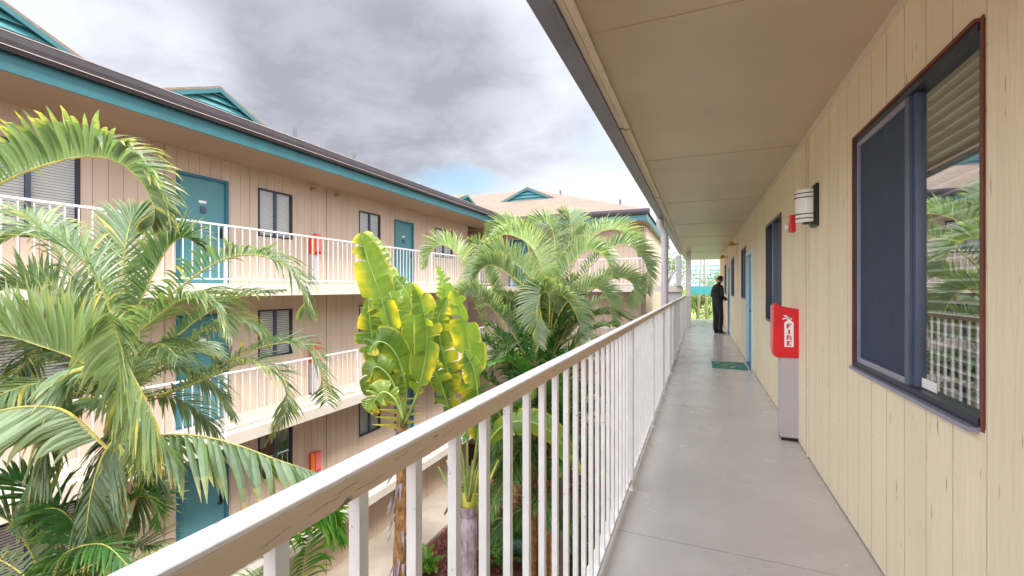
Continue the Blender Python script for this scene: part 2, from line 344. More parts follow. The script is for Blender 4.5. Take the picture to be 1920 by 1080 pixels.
# ------------------------------------------------------------------ facade pieces
def window(b, fr, a0, a1, z0, z1, style='blind', label=None):
    f = MB(); t = .035
    fm = M['darkframe']
    f.fb(fr, a0, a1, -.06, .012, z0, z0 + t); f.fb(fr, a0, a1, -.06, .012, z1 - t, z1)
    f.fb(fr, a0, a0 + t, -.06, .012, z0 + t, z1 - t); f.fb(fr, a1 - t, a1, -.06, .012, z0 + t, z1 - t)
    wd = f.build('window', fm, b)
    if label: wd['label'] = label
    am = (a0 + a1) / 2; mm = MB(); mm.fb(fr, am - .022, am + .022, -.055, .006, z0 + t, z1 - t); mm.build('mullion', M['mullion'], wd)
    for q0, q1 in ((a0 + t, am - .022), (am + .022, a1 - t)):
        g_ = MB(); g_.face([fpt(fr, q0, -.032, z0 + t), fpt(fr, q1, -.032, z0 + t), fpt(fr, q1, -.032, z1 - t), fpt(fr, q0, -.032, z1 - t)]); g_.build('pane', M['glass'] if style == 'blind' else M['mirror'], wd)
        s = MB(); z = z0 + t + .012
        while z < z1 - t:
            c0 = fpt(fr, q0 + .006, -.048, z + .018); c1 = fpt(fr, q1 - .006, -.048, z + .018); c2 = fpt(fr, q1 - .006, -.062, z - .014); c3 = fpt(fr, q0 + .006, -.062, z - .014)
            s.face([c0, c1, c2, c3]); z += .041
        s.build('blind', M['blind'] if style == 'blind' else M['blind_dark'], wd)
    r = MB(); r.fb(fr, a0, a1, -.155, -.15, z0, z1); r.build('dark_room_panel', M['room'] if style != 'blind' else M['mullion'], wd)  # dark panel stands in for the unlit room behind the glass
    return wd
def door(b, fr, a0, a1, z0, h=2.04, col='tealdoor', frame='tealdark', hinge=1, plate=True, label=None):
    t = .055
    d = MB(); d.fb(fr, a0 + t, a1 - t, -.065, -.03, z0 + .012, z0 + h - t)
    do = d.build('door', M[col], b, bevel=.003)
    if label: do['label'] = label
    f = MB(); f.fb(fr, a0, a0 + t, -.1, .022, z0, z0 + h); f.fb(fr, a1 - t, a1, -.1, .022, z0, z0 + h); f.fb(fr, a0 + t, a1 - t, -.1, .022, z0 + h - t, z0 + h)
    f.build('door_frame', M[frame], do, bevel=.003)
    ac = (a0 + a1) / 2; ah = a1 - t - .08 if hinge > 0 else a0 + t + .08
    k = MB(); k.fb(fr, ah - .03, ah + .03, -.03, -.02, z0 + .92, z0 + 1.12); p0 = fpt(fr, ah, 0.0, z0 + 1.0); k.tube([fpt(fr, ah, -.02, z0 + 1.0), fpt(fr, ah, .03, z0 + 1.0)], .011, 8); k.tube([fpt(fr, ah, .03, z0 + 1.0), fpt(fr, ah - hinge * .11, .03, z0 + 1.0)], .010, 8)
    k.build('door_handle', M['black'], do)
    s = MB(); s.fb(fr, a0 + t, a1 - t, -.09, .03, z0 + .001, z0 + .012); s.build('threshold', M['mullion'], do)
    if plate:
        q = MB(); q.fb(fr, ac - .07, ac + .07, -.03, -.024, z0 + 1.56, z0 + 1.61); q.build('number_plate', M['signw'], do)
        q = MB(); q.fb(fr, ac - .045, ac + .045, -.03, .005, z0 + 1.37, z0 + 1.49); q.build('lock_box', M['mullion'], do, bevel=.006)
    return do
def gable(b, base, along, out, hw, h, depth):       # louvred triangular roof vent; base = centre of its foot
    al = Vector(along); n = Vector(out); up = Vector((0, 0, 1)); m = MB()
    L_ = base - al * hw; R_ = base + al * hw; A_ = base + up * h
    back = -n * depth
    # roof planes of the little gable, then face boards
    m.prism([L_ + n * .12 - al * .16, A_ + n * .12 + up * .055, A_ + n * .12, L_ + n * .12 - al * .03], [L_ + back - al * .16 + up * 0, A_ + back + up * .055, A_ + back, L_ + back - al * .03], 0)
    m.prism([R_ + n * .12 + al * .16, A_ + n * .12 + up * .055, A_ + n * .12, R_ + n * .12 + al * .03], [R_ + back + al * .16, A_ + back + up * .055, A_ + back, R_ + back + al * .03], 0)
    gv = m.build('gable_vent', M['shingle'], b)
    r = MB(); fl = .10
    for s, E in ((-1, L_), (1, R_)):
        d = (A_ - E).normalized(); dn = up * -fl
        r.prism([E + n * .10, A_ + n * .10, A_ + n * .10 + dn, E + n * .10 + dn + d * 0], [E + n * .14, A_ + n * .14, A_ + n * .14 + dn, E + n * .14 + dn])
    r.build('rake_board', M['teal'], gv)
    f = MB(); f.prism([L_, R_, A_], [L_ - n * .04, R_ - n * .04, A_ - n * .04]); f.build('vent_panel', M['tealdark'], gv)
    l = MB(); k = 4
    for i in range(k):
        z0 = h * (i + .12) / (k + .1); z1 = z0 + h * .62 / k; w0 = hw * (1 - z0 / h) - .03; w1 = hw * (1 - z1 / h) - .03
        if w1 < .05: continue
        c = base
        l.prism([c - al * w0 + up * z0 + n * .075, c + al * w0 + up * z0 + n * .075, c + al * w1 + up * z1 + n * .02, c - al * w1 + up * z1 + n * .02],
                [c - al * w0 + up * (z0 - .015) + n * .07, c + al * w0 + up * (z0 - .015) + n * .07, c + al * w1 + up * (z1 - .015) + n * .015, c - al * w1 + up * (z1 - .015) + n * .015])
    l.build('louvre', M['louvre'], gv)
def railing(label, fr, d, a0, a1, zf, top=1.07, pitch=.145, post=3.3, phase=0., mats=('white', 'white'), hw=.02, hh=.017, bw=.0075, name='railing', bottom=.10, group=None, dpost=0., postw=.02, skip=None):
    o = fpt(fr, (a0 + a1) / 2, d, zf); root = empty(name, o, label, 'railing', group)
    m = MB(); m.fb(fr, a0, a1, d - hw, d + hw, zf + top - 2 * hh, zf + top); hr = m.build('handrail', M[mats[1]], root, bevel=.003)
    if mats[1] == 'railtop':
        m = MB(); m.fb(fr, a0, a1, d - hw - .0015, d - hw, zf + top - 2 * hh - .0005, zf + top - .006); m.fb(fr, a0, a1, d + hw, d + hw + .0015, zf + top - 2 * hh, zf + top - .006); m.build('side_tint_strip', M['railside'], hr)  # thin strips that carry the shaded tan of the side faces
    m = MB(); m.fb(fr, a0, a1, d - .014, d + .014, zf + bottom - .012, zf + bottom + .012); m.build('bottom_rail', M[mats[0]], root)
    pm = MB(); pm.box(-postw, postw, -postw, postw, 0, top - 2 * hh); pm.box(-postw - .022, postw + .022, -postw - .022, postw + .022, 0, .008)
    pme = None; k = math.ceil((a0 - phase) / post)
    while phase + k * post <= a1:
        q = fpt(fr, phase + k * post, d + dpost, zf); k += 1
        if skip and abs(q.y - skip) < .3: continue
        if pme is None:
            ob = pm.build('post', M[mats[0]], loc=(0, 0, 0)); pme = ob
        else: ob = pme.copy(); C.objects.link(ob)
        ob.parent = root; ob.location = q - o
    bm_ = MB(); bm_.box(-bw, bw, -bw, bw, bottom + .012, top - 2 * hh); first = None; ps = []
    a = a0 + pitch / 2
    while a < a1: ps.append(a); a += pitch
    ps.sort(key=lambda v: (fpt(fr, v, d, zf) - Vector((0, 0, EYE))).length if fpt(fr, v, d, zf).dot(FW) > 0 and abs(fpt(fr, v, d, zf).dot(RT) / fpt(fr, v, d, zf).dot(FW)) < 1.16 else 999)
    for a in ps[:100]:
        q = fpt(fr, a, d, zf)
        if first is None: ob = bm_.build('baluster', M[mats[0]], loc=(0, 0, 0)); first = ob
        else: ob = first.copy(); C.objects.link(ob)
        ob.parent = root; ob.location = q - o
    if len(ps) > 100:
        m = MB()
        for a in ps[100:]:
            q = fpt(fr, a, d, zf); m.box(q.x - bw, q.x + bw, q.y - bw, q.y + bw, zf + bottom + .012, zf + top - 2 * hh)
        tag(m.build('baluster', M[mats[0]], root), kind='stuff')
    return root

# ------------------------------------------------------------------ own building (right)
FR = ((XW, 0), (0, 1), (-1, 0))
B = empty('apartment_building', (XW, 8, -5.95), 'cream grooved building on the right with the covered walkway and the big reflecting window', 'building')
CEIL = 2.67
wins = [(1.865, 3.13, .955, 2.25), (5.66, 6.86, .97, 2.23), (9.75, 10.7, 1.18, 2.22), (12.95, 13.95, 1.18, 2.22), (16.7, 17.7, 1.18, 2.22), (-2.6, -1.4, .96, 2.25)]
doors = [(8.52, 9.55), (14.45, 15.4), (-.7, .3)]
ops = wins + [(a, c, 0, 2.06) for a, c in doors]
GP = 1.868 + .2032 * .0
siding(FR, -5, 4.35, .014, CEIL, ops, 'wall', B, [M['siding'], M['groove_near']], phase=Yw(1850, XW))
siding(FR, 4.35, 21.8, .014, CEIL, ops, 'wall', B, [M['siding'], M['groove_near']], phase=4.35)
m = MB(); m.box(XW + .01, XW + .17, -5, 21.8, -5.95, -.001); m.box(XW + .17, 9, -5, -4.8, -5.95, CEIL); m.box(XW + .17, 9, 21.6, 21.79, -5.95, CEIL); m.box(XW + .16, XW + .9, -4.8, 21.6, -.06, -.02); m.box(8.8, 9, -4.8, 21.6, -5.95, CEIL)
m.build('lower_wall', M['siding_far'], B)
for a in (4.33, 8.06, 11.8, 15.9): m = MB(); m.fb(FR, a, a + .035, .0015, .012, .012, CEIL - .05); m.build('batten', M['trimc'], B)
m = MB(); m.fb(FR, -5, 21.8, .0, .018, CEIL - .042, CEIL - .001); m.build('ceiling_moulding', M['trimc'], B)
m = MB(); m.fb(FR, 4.368, 4.375, .0018, .0125, .012, CEIL - .05); m.build('wall_joint', M['frame_red'], B)
# near window (screened left half, reflecting right half)
a0, a1, z0, z1 = wins[0]
f = MB(); t = .028
f.fb(FR, a0 + .03, a1, -.07, .008, z0, z0 + t); f.fb(FR, a0 + .03, a1, -.07, .008, z1 - t, z1); f.fb(FR, a0 + .018, a0 + .03, -.07, .003, z0 + t, z1 - t); f.fb(FR, a1 - t, a1, -.07, .008, z0 + t, z1 - t)
wd = f.build('window', M['darkframe'], B, bevel=.002); wd['label'] = 'big sliding window reflecting the courtyard, insect screen on its far half'
m = MB(); m.fb(FR, a0 + .004, a0 + .018, -.07, .005, z0 - .01, z1 + .01); m.build('frame', M['frame_red'], wd)
m = MB(); m.fb(FR, a0 + .03, a1 + .012, .0, .016, z1, z1 + .012); m.fb(FR, a1, a1 + .012, 0, .016, z0, z1); m.build('frame', M['frame_red'], wd)
m = MB(); m.fb(FR, a0 + .03, a1 + .01, -.03, .03, z0 - .018, z0 - .002); m.build('sill', M['gutter_near'], wd)
am = Yw(1703, XW)
m = MB(); m.fb(FR, am - .040, am - .012, -.04, -.012, z0 + t, z1 - t); m.fb(FR, am - .010, am + .03, -.03, .003, z0 + t, z1 - t); m.build('mullion', M['mullion'], wd, bevel=.002)
m = MB(); m.fb(FR, am + .032, a1 - t, -.012, -.009, z0 + t + .03, z1 - t - .03); m.build('insect_screen', M['screen'], wd)
m = MB(); q0, q1 = am + .03, a1 - t
m.fb(FR, q0, q1, -.02, .002, z0 + t, z0 + t + .028); m.fb(FR, q0, q1, -.02, .002, z1 - t - .028, z1 - t); m.fb(FR, q1 - .025, q1, -.02, .002, z0 + t + .028, z1 - t - .028); m.build('screen_frame', M['gutter_near'], wd)
m = MB(); m.face([fpt(FR, a0 + .03, -.028, z0 + t), fpt(FR, am - .04, -.028, z0 + t), fpt(FR, am - .04, -.028, z1 - t), fpt(FR, a0 + .03, -.028, z1 - t)]); m.build('pane', M['mirror'], wd)
z = z0 + .05
m = MB()
while z < z1 - .05:
    m.fb(FR, a0 + .05, am - .03, -.075, -.055, z, z + .009); z += .042
m.build('blind', M['blind'], wd)
m = MB(); m.fb(FR, a0, a1, -.158, -.15, z0 - .01, z1 + .01); m.build('dark_room_panel', M['room'], wd)  # dark sheet in place of the unlit interior
m = MB(); m.fb(FR, am - .18, am - .055, -.0275, -.026, z0 + t + .006, z0 + t + .045); m.build('sticker', M['signw'], wd)
window(B, FR, *wins[1], style='dark'); window(B, FR, *wins[2], style='dark'); window(B, FR, *wins[3], style='dark'); window(B, FR, *wins[4], style='dark'); window(B, FR, *wins[5], style='dark')
for a, c in doors: door(B, FR, a, c, .004, 2.05, 'bluedoor', 'paleblue', hinge=-1, plate=False)
# soffit, fascia, gutter, roof
m = MB(); ysj = [-5.2]; y = -.2
while y < 21.4: ysj.append(y); y += 2.44
ysj.append(21.8)
for i in range(len(ysj) - 1): m.box(-.505, XW + .2, ysj[i] + .003, ysj[i + 1] - .003, CEIL, CEIL + .02)
m.build('soffit', M['soffit'], B)
for y in ysj[1:-1]: m = MB(); m.box(-.50, XW, y - .022, y + .022, CEIL - .004, CEIL - .0005); m.build('joint_strip', M['soffit'], B)
m = MB(); y = -5.2
while y < 21.6: m.box(-.547, -.507, y, min(y + 2.9, 21.7), CEIL - .018, CEIL + .012); m.box(-.585, -.555, y, min(y + 2.9, 21.7), CEIL - .006, CEIL + .012); y += 2.95
m.build('soffit_edge_trim', M['trimc'], B)
m = MB(); m.box(-.612, -.59, -5.2, 21.8, CEIL - .02, CEIL + .24); m.build('fascia_board', M['gutter_near'], B)
m = MB(); prof = [(-.613, .17), (-.613, .0), (-.70, -.01), (-.725, .03), (-.745, .10), (-.745, .18), (-.738, .18), (-.736, .10), (-.716, .035), (-.69, .0), (-.62, .01), (-.62, .17)]
y0, y1 = -5.2, 18.2
m.prism([(x, y0, CEIL + z) for x, z in prof], [(x, y1, CEIL + z) for x, z in prof]); m.build('gutter', M['gutter_near'], B)
RZ = CEIL + .24
m = MB(); rl = [(-.62, -5.3, RZ), (9.6, -5.3, RZ), (9.6, 21.9, RZ), (-.62, 21.9, RZ)]; rg0 = (4.5, -.2, RZ + 2.0); rg1 = (4.5, 16.8, RZ + 2.0)
m.face([rl[0], rl[1], rg0]); m.face([rl[1], rl[2], rg1, rg0]); m.face([rl[2], rl[3], rg1]); m.face([rl[3], rl[0], rg0, rg1]); m.face([(x, y, RZ - .01) for x, y, z in rl])
m.build('roof', M['shingle'], B)
# downspout
m = MB(); dy = 8.55; pts = [(-.67, dy, CEIL + .05), (-.67, dy, CEIL - .10), (-.665, dy, CEIL - .16), (-.60, dy, CEIL - .27), (-.585, dy, CEIL - .33), (-.585, dy, CEIL - .6), (-.585, dy, .5), (-.585, dy, -5.95)]
m.tube(pts, .062, 16); m.tube([(-.585, dy, CEIL - .36), (-.585, dy, CEIL - .44)], .067, 16); m.tube([(-.67, dy, CEIL - .01), (-.67, dy, CEIL - .08)], .067, 16)
m.build('downspout', M['pipe'], B, smooth=False)
# own railing
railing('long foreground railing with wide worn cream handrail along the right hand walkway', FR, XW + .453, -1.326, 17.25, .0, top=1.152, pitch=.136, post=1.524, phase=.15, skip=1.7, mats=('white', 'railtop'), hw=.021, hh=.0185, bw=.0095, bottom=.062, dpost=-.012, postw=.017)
RX = -.453 + .0225; rk = random.Random(8)
for y0_, z0_, ln in ((.40, 1.128, .05), (.44, 1.134, .045), (.475, 1.126, .06), (.56, 1.137, .04), (.335, 1.123, .04), (.70, 1.130, .05), (1.02, 1.125, .06), (1.5, 1.133, .07), (.62, 1.124, .03)):
    yy_, zz_ = y0_, z0_; cm = MB()
    for k in range(7):
        y2, z2 = yy_ + ln / 7, min(1.143, max(1.119, zz_ + rk.uniform(-.0012, .0022))); h_ = .0004 * (1 + (k % 2))
        cm.face([(RX + .0004, yy_, zz_), (RX + .0004, y2, z2), (RX + .0004, y2, z2 + h_), (RX + .0004, yy_, zz_ + h_)]); yy_, zz_ = y2, z2
    cm.build('paint_crack', M['groove_near'], bpy.data.objects['railing'])
# white end column
m = MB(); m.box(-.46, -.29, 17.3, 17.47, -5.95, CEIL - .001); tag(m.build('support_column', M['white'], bevel=.01), 'bright white square column at the far end of the foreground railing', 'column')

# ------------------------------------------------------------------ left building
XL = -8.75; FL = ((XL, 0), (0, 1), (1, 0)); XE = -7.45
LV = [1.46, -1.18, -3.82, -5.85]; SZ = 3.94
L = empty('apartment_building', (XL, 6, -5.95), 'long cream building across the courtyard with teal doors and stacked balconies', 'building')
dl = [(Yw(330, XL), Yw(428, XL)), (Yw(739, XL), Yw(775, XL))]
wl = [(Yw(-60, XL), Yw(150, XL), .66, 2.0), (Yw(484, XL), Yw(548, XL), 1.06, 2.1), (Yw(673, XL), Yw(713, XL), 1.06, 2.1), (Yw(815, XL), Yw(848, XL), 1.06, 2.1)]
YE = 16.2
for li, zf in enumerate(LV):
    zt = SZ if li == 0 else LV[li - 1] - .2
    hh = min(2.08, zt - zf - .06)
    ops = [(a, c, zf, zf + hh) for a, c in dl] + [(a, c, zf + p0, min(zf + p1, zt - .15)) for a, c, p0, p1 in wl]
    siding(FL, -8, YE, zf, zt, ops, 'wall', L, [M['siding_far'], M['groove']], phase=Yw(308, XL), groove=.008)
    for a, c in dl: door(L, FL, a, c, zf + .002, hh - .004, hinge=1)
    for k, (a, c, p0, p1) in enumerate(wl): window(L, FL, a, c, zf + p0, min(zf + p1, zt - .15), style='blind' if (li == 0 or k == 0) else ('dark' if (li + k) % 2 else 'blind'))
    for px in (612, 308, 800): m = MB(); m.fb(FL, Yw(px, XL) - .012, Yw(px, XL) + .012, .001, .008, zf + .01, zt - .01); m.build('batten', M['groove'], L)
    if li < 3:
        m = MB(); m.box(XL + .001, -7.62, -8, YE + 1.0, zf - .2, zf); m.box(-7.62, -7.585, -8, 17.2, zf - .21, zf + .015); m.build('walkway_slab', M['concrete_edge'], L, bevel=.005)
m = MB(); m.box(-16, XL - .165, -8, 16.2, -5.95, SZ); m.build('core_wall', M['siding_far'], L)
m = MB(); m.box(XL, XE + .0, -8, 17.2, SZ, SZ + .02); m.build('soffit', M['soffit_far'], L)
m = MB(); m.box(XE, XE + .025, -8.1, 17.2, SZ - .02, SZ + .23); m.build('fascia_board', M['teal'], L)
m = MB(); prof = [(.026, .40), (.026, .20), (.10, .19), (.125, .24), (.14, .31), (.14, .395), (.131, .395), (.13, .31), (.115, .25), (.095, .2), (.035, .21), (.035, .40)]
m.prism([(XE + x, -8.1, SZ + z) for x, z in prof], [(XE + x, 17.02, SZ + z) for x, z in prof]); m.build('gutter', M['gutter'], L)
m = MB(); m.box(XE + .128, XE + .146, -8.1, 17.0, SZ + .396, SZ + .408); m.box(XE + .141, XE + .146, -8.1, 17.0, SZ + .235, SZ + .245); m.build('gutter_lip', M['cap'], L)
ez = SZ + .38; sl = .39
m = MB(); m.prism([(XE + .05, -8.2, ez), (XE + .05, 17.25, ez), (-14.3, 24.1, ez + sl * 6.9), (-14.3, -1, ez + sl * 6.9)], [(XE + .05, -8.2, ez + .025), (XE + .05, 17.25, ez + .025), (-14.3, 24.1, ez + sl * 6.9 + .025), (-14.3, -1, ez + sl * 6.9 + .025)])
m.face([(-14.3, -1, ez + sl * 6.9), (-14.3, 24.1, ez + sl * 6.9), (-21.2, 24.1, ez), (-21.2, -8.2, ez)]); m.face([(XE + .05, -8.2, ez), (-14.3, -1, ez + sl * 6.9), (-21.2, -8.2, ez)])
m.build('roof', M['shingle'], L)
X0 = -10.5; rz = ez + sl * (XE + .05 - X0)
for yy, hw, h in ((7.05, 1.35, .62), (3.3, 1.35, .62), (19.2, 1.1, .42)):
    gable(L, Vector((X0, yy, rz - .06)), (0, 1, 0), (1, 0, 0), hw, h, 1.6)
for px, py, dd in ((553, 240, 12.6), (664, 286, 14.5)):
    q = P(px, py, dd); m = MB(); m.tube([(q.x, q.y, q.z - 1.2), q], .05, 10); m.build('vent_pipe', M['vent'], L)
for li in range(3):
    zf = LV[li]; nm = ['upper', 'middle', 'lower'][li]
    railing('white balcony railing on the %s walkway of the building across the courtyard' % ['top', 'middle', 'lowest raised'][li], FL, XL * -1 - 7.80, 1.2, 17.0, zf, top=1.07, pitch=.148, post=3.32, phase=Yw(669, -7.8) - 3.32 * 2, group='balcony railings on the courtyard buildings')

# fire cabinets
def fire_cabinet(org, s, label, near=False):
    x, y, z = org; root = empty('fire_cabinet', org, label, 'fire cabinet', 'fire extinguisher cabinets')
    m = MB(); m.box(x + .0 * s, x + .15 * s, y, y + .17, z + .035, z + .765); m.build('post', M['grey_box'], root, bevel=.004)
    m = MB(); m.box(x + .01 * s, x + .14 * s, y + .01, y + .16, z + .006, z + .036); m.build('foot', M['black'], root)
    # red case: tapered front, sloping lid
    pr = [(-.045, .765), (.15, .765), (.15, 1.205), (.0, 1.235), (-.025, 1.26), (-.055, 1.24), (-.06, .83)]
    m = MB(); m.prism([(x + a * s, y - .012, z + h) for a, h in pr], [(x + a * s, y + .175, z + h) for a, h in pr]); c = m.build('case', M['red'], root, bevel=.008)
    m = MB(); pr2 = [(-.058, .83), (-.064, .83), (-.060, 1.235), (-.054, 1.235)]
    m.prism([(x + a * s, y + .0, z + h) for a, h in pr2], [(x + a * s, y + .165, z + h) for a, h in pr2]); m.build('cover', M['redlit'], root)  # front face in the lightened red
    if near:
        yy = y - .0165
        m = MB(); X = lambda a: x + a * s
        m.prism([(X(.028), yy, z + .865), (X(.100), yy, z + .865), (X(.100), yy, z + 1.085), (X(.085), yy, z + 1.10), (X(.043), yy, z + 1.10), (X(.028), yy, z + 1.085)], [(X(.028), yy + .002, z + .865), (X(.100), yy + .002, z + .865), (X(.100), yy + .002, z + 1.085), (X(.085), yy + .002, z + 1.10), (X(.043), yy + .002, z + 1.10), (X(.028), yy + .002, z + 1.085)])
        m.prism([(X(.05), yy, z + 1.10), (X(.08), yy, z + 1.10), (X(.072), yy, z + 1.125), (X(.055), yy, z + 1.125)], [(X(.05), yy + .002, z + 1.10), (X(.08), yy + .002, z + 1.10), (X(.072), yy + .002, z + 1.125), (X(.055), yy + .002, z + 1.125)])
        for pts in ([(.085, 1.112), (.088, 1.124), (.030, 1.155), (.018, 1.150)], [(.078, 1.124), (.074, 1.135), (.012, 1.125), (.012, 1.113)]):
            m.prism([(X(a), yy, z + h) for a, h in pts], [(X(a), yy + .002, z + h) for a, h in pts])
        m.build('extinguisher_emblem', M['signw'], root)
        G = {'F': ['111', '100', '110', '100', '100'], 'I': ['010', '010', '010', '010', '010'], 'R': ['110', '101', '110', '101', '101'], 'E': ['111', '100', '110', '100', '111']}
        for k, ch in enumerate('FIRE'):
            m = MB()
            for r_, row in enumerate(G[ch]):
                for c_, v in enumerate(row):
                    if v == '1': m.box(X(.046 + c_ * .0125), X(.046 + c_ * .0125 + .0126), yy - .0025, yy - .0005, z + 1.075 - k * .052 - (r_ + 1) * .0082, z + 1.075 - k * .052 - r_ * .0082)
            m.build('letter', M['red'], root)
    return root
fire_cabinet((.683, 4.74, 0), 1, 'red fire extinguisher cabinet lettered FIRE on a grey post against the near wall', True)
for li, w_ in enumerate(('top', 'middle', 'lowest raised')):
    y = Yw(594, XL + .2) - .05; zf = LV[li]
    root = fire_cabinet((XL + .151 + .01, y, zf), -1, 'small red fire cabinet on the %s balcony across the courtyard' % w_)
    m = MB(); m.box(XL + .09, XL + .2, y - .02, y - .013, zf + .77, zf + 1.22); m.build('side_panel', M['orange'], root)
# small eyeball vents
for px, wh in ((584, 'left'), (629, 'right')):
    y = Yw(px, XL); e = empty('soffit_spotlight', (XL, y, SZ - .16), 'small brown spotlight under the far eave, %s of the wall seam above the red cabinet' % wh, 'spotlight', 'spotlights under the far eave')
    m = MB(); m.tube([(XL, y, SZ - .13), (XL + .1, y, SZ - .13)], .05, 12); m.build('housing', M['soffit_far'], e); m = MB(); m.tube([(XL + .1, y, SZ - .13), (XL + .125, y, SZ - .15)], [.045, .03], 12); m.build('lamp_lens', M['groove'], e)
def sconce(fr, a, z, label, hgt=.32, wid=.17):
    o = fpt(fr, a, 0, z); r = empty('wall_lamp', o, label, 'wall lamp', 'wall lamps')
    m = MB(); m.fb(fr, a - wid / 2, a + wid / 2, 0, .022, z - hgt / 2, z + hgt / 2); m.fb(fr, a - wid / 2 + .012, a + wid / 2 - .012, .022, .034, z - hgt / 2 + .012, z + hgt / 2 - .012); m.build('back_plate', M['black'], r, bevel=.003)
    m = MB(); rr = wid * .40; dpt = .105; n = 16
    ring = lambda zz, e=0.: [fpt(fr, a + (rr + e) * math.cos(math.pi * k / n), .034 + (dpt + e) * math.sin(math.pi * k / n), zz) for k in range(n + 1)]
    m.prism(ring(z - hgt * .39), ring(z + hgt * .39)); m.build('lamp_shade', M['glassw'], r, smooth=False)
    for zz in (-.30, -.20, .20, .30):
        q = MB(); q.tube(ring(z + zz * hgt, .004), .0035, 6); q.build('ring', M['black'], r)
    q = MB(); q.fb(fr, a - .03, a + .03, .034, .09, z - hgt * .43, z - hgt * .395); q.build('bracket', M['black'], r)
sconce(FR, 4.07, 2.03, 'half round white glass wall lamp with black rings on the near wall')
sconce(FL, Yw(868, XL), LV[0] + 1.62, 'small dark wall lamp beside the last top floor window across the courtyard', .26, .16)
for y, z, nn in ((11.6, 2.42, 'small brass wall light high on the walkway wall beyond the first blue door'), (16.2, 2.42, 'orange tinted brass wall light above the standing person')):
    r = empty('wall_light', (XW, y, z), nn, 'wall light', 'brass wall lights'); m = MB(); m.tube([(XW, y, z), (XW - .13, y, z)], .012, 8); m.tube([(XW - .13, y, z + .0), (XW - .13, y, z + .05)], [.02, .02], 10); m.build('arm', M['brass'], r)
    m = MB(); m.tube([(XW - .13, y, z + .06), (XW - .13, y, z + .0), (XW - .13, y, z - .04)], [.03, .07, .09], 14); m.build('lamp_shade', M['brass'], r)
# fire strobe
y = 4.93; r = empty('fire_alarm_strobe', (XW, y, 2.0), 'red fire alarm strobe on the near wall just beyond the glass lamp', 'fire alarm')
m = MB(); m.fb(FR, y - .06, y + .06, 0, .045, 1.925, 2.085); m.build('housing', M['red'], r, bevel=.008)
m = MB(); m.fb(FR, y - .03, y + .03, .045, .085, 1.955, 2.0); m.build('lens', M['glassw'], r, bevel=.01)
m = MB()
for k in range(4): m.fb(FR, y - .025, y + .025, .045, .0465, 2.015 + k * .015, 2.022 + k * .015)
m.build('grille', M['signw'], r)
# doormat
r = empty('doormat', (.5, 8.75, .003), 'dark green patterned doormat in front of the near blue door', 'doormat')
m = MB(); m.box(.205, .755, 8.56, 9.32, .0045, .016); m.build('mat_body', M['mat'], r, bevel=.003)
m = MB(); rnd2 = random.Random(3)
for k in range(9):
    cx, cy = .48 + rnd2.uniform(-.18, .18), 8.93 + rnd2.uniform(-.27, .27); n = 6
    for j in range(n):
        an = j * 2 * math.pi / n + k; q = Vector((cx, cy, .0165)); d1 = Vector((math.cos(an), math.sin(an), 0)); d2 = Vector((-d1.y, d1.x, 0))
        m.face([q, q + d1 * .03 + d2 * .014, q + d1 * .05, q + d1 * .03 - d2 * .014])
m.build('flower_pattern', M['matflower'], r)

# ------------------------------------------------------------------ end wing
YWG = 18.5; YG = 17.25; XC = -2.0; FWG = ((0, YWG), (1, 0), (0, -1)); FS = ((XC, 0), (0, 1), (1, 0))
Wn = empty('apartment_building', (-6, YWG, -5.95), 'end wing with the tan hipped roof closing the courtyard behind the areca palm', 'building')
for li, zf in enumerate(LV):
    zt = SZ if li == 0 else LV[li - 1] - .2
    hh = min(2.08, zt - zf - .06)
    ops = [(-7.9, -7.0, zf, zf + hh), (-6.5, -5.5, zf + 1.06, zf + min(2.1, hh))]
    siding(FWG, -16, XC, zf, zt, ops, 'wall', Wn, [M['siding_far'], M['groove']], groove=.012)
    for a, c, _, _ in ops[:1]: door(Wn, FWG, a, c, zf + .002, hh - .004)
    window(Wn, FWG, *ops[1], style='blind' if li == 0 else 'dark')
    if li < 3:
        m = MB(); m.box(-8.74, -.60 if li == 0 else XC, YG + .04, YWG - .001, zf - .2, zf - .001); m.box(-7.58, -.60 if li == 0 else XC, YG, YG + .035, zf - .205, zf + .012); m.build('walkway_slab', M['concrete_edge'], Wn)
siding(FS, YWG - .16, 30, -1.2, SZ, [], 'wall', Wn, [M['siding_far'], M['groove']], groove=.012)
m = MB(); m.box(-15.9, XC - .17, YWG + .17, 30, -5.95, SZ); m.build('core_wall', M['siding_far'], Wn)
ex, ey = -1.84, YG
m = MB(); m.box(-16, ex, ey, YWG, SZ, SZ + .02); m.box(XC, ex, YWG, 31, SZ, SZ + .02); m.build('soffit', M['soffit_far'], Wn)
m = MB(); m.box(XE - .05, ex, ey - .025, ey - .001, SZ - .02, SZ + .23); m.box(ex + .001, ex + .025, ey - .025, 31, SZ - .02, SZ + .23); m.build('fascia_board', M['teal'], Wn)
m = MB(); prof = [(.026, .40), (.026, .20), (.10, .19), (.125, .24), (.14, .31), (.14, .395), (.131, .395), (.13, .31), (.115, .25), (.095, .2), (.035, .21), (.035, .40)]
m.prism([(XE + .16, ey - x, SZ + z - .0) for x, z in prof], [(ex + .14, ey - x, SZ + z) for x, z in prof]); m.build('gutter', M['gutter'], Wn)
m = MB(); m.box(XE + .15, ex + .14, ey - .146, ey - .128, SZ + .396, SZ + .408); m.build('gutter_lip', M['cap'], Wn)
s = 6.9
m = MB(); c0 = (ex + .03, ey - .03, ez); r0 = (ex - s, ey + s, ez + sl * s); r1 = (-30, ey + s, ez + sl * s); c1 = (ex + .03, ey + 2 * s, ez)
m.face([c0, r0, r1, (-30, ey - .03, ez)]); m.face([c0, c1, r0]); m.face([r0, c1, (-30, ey + 2 * s, ez), r1])
m.build('roof', M['shingle'], Wn)
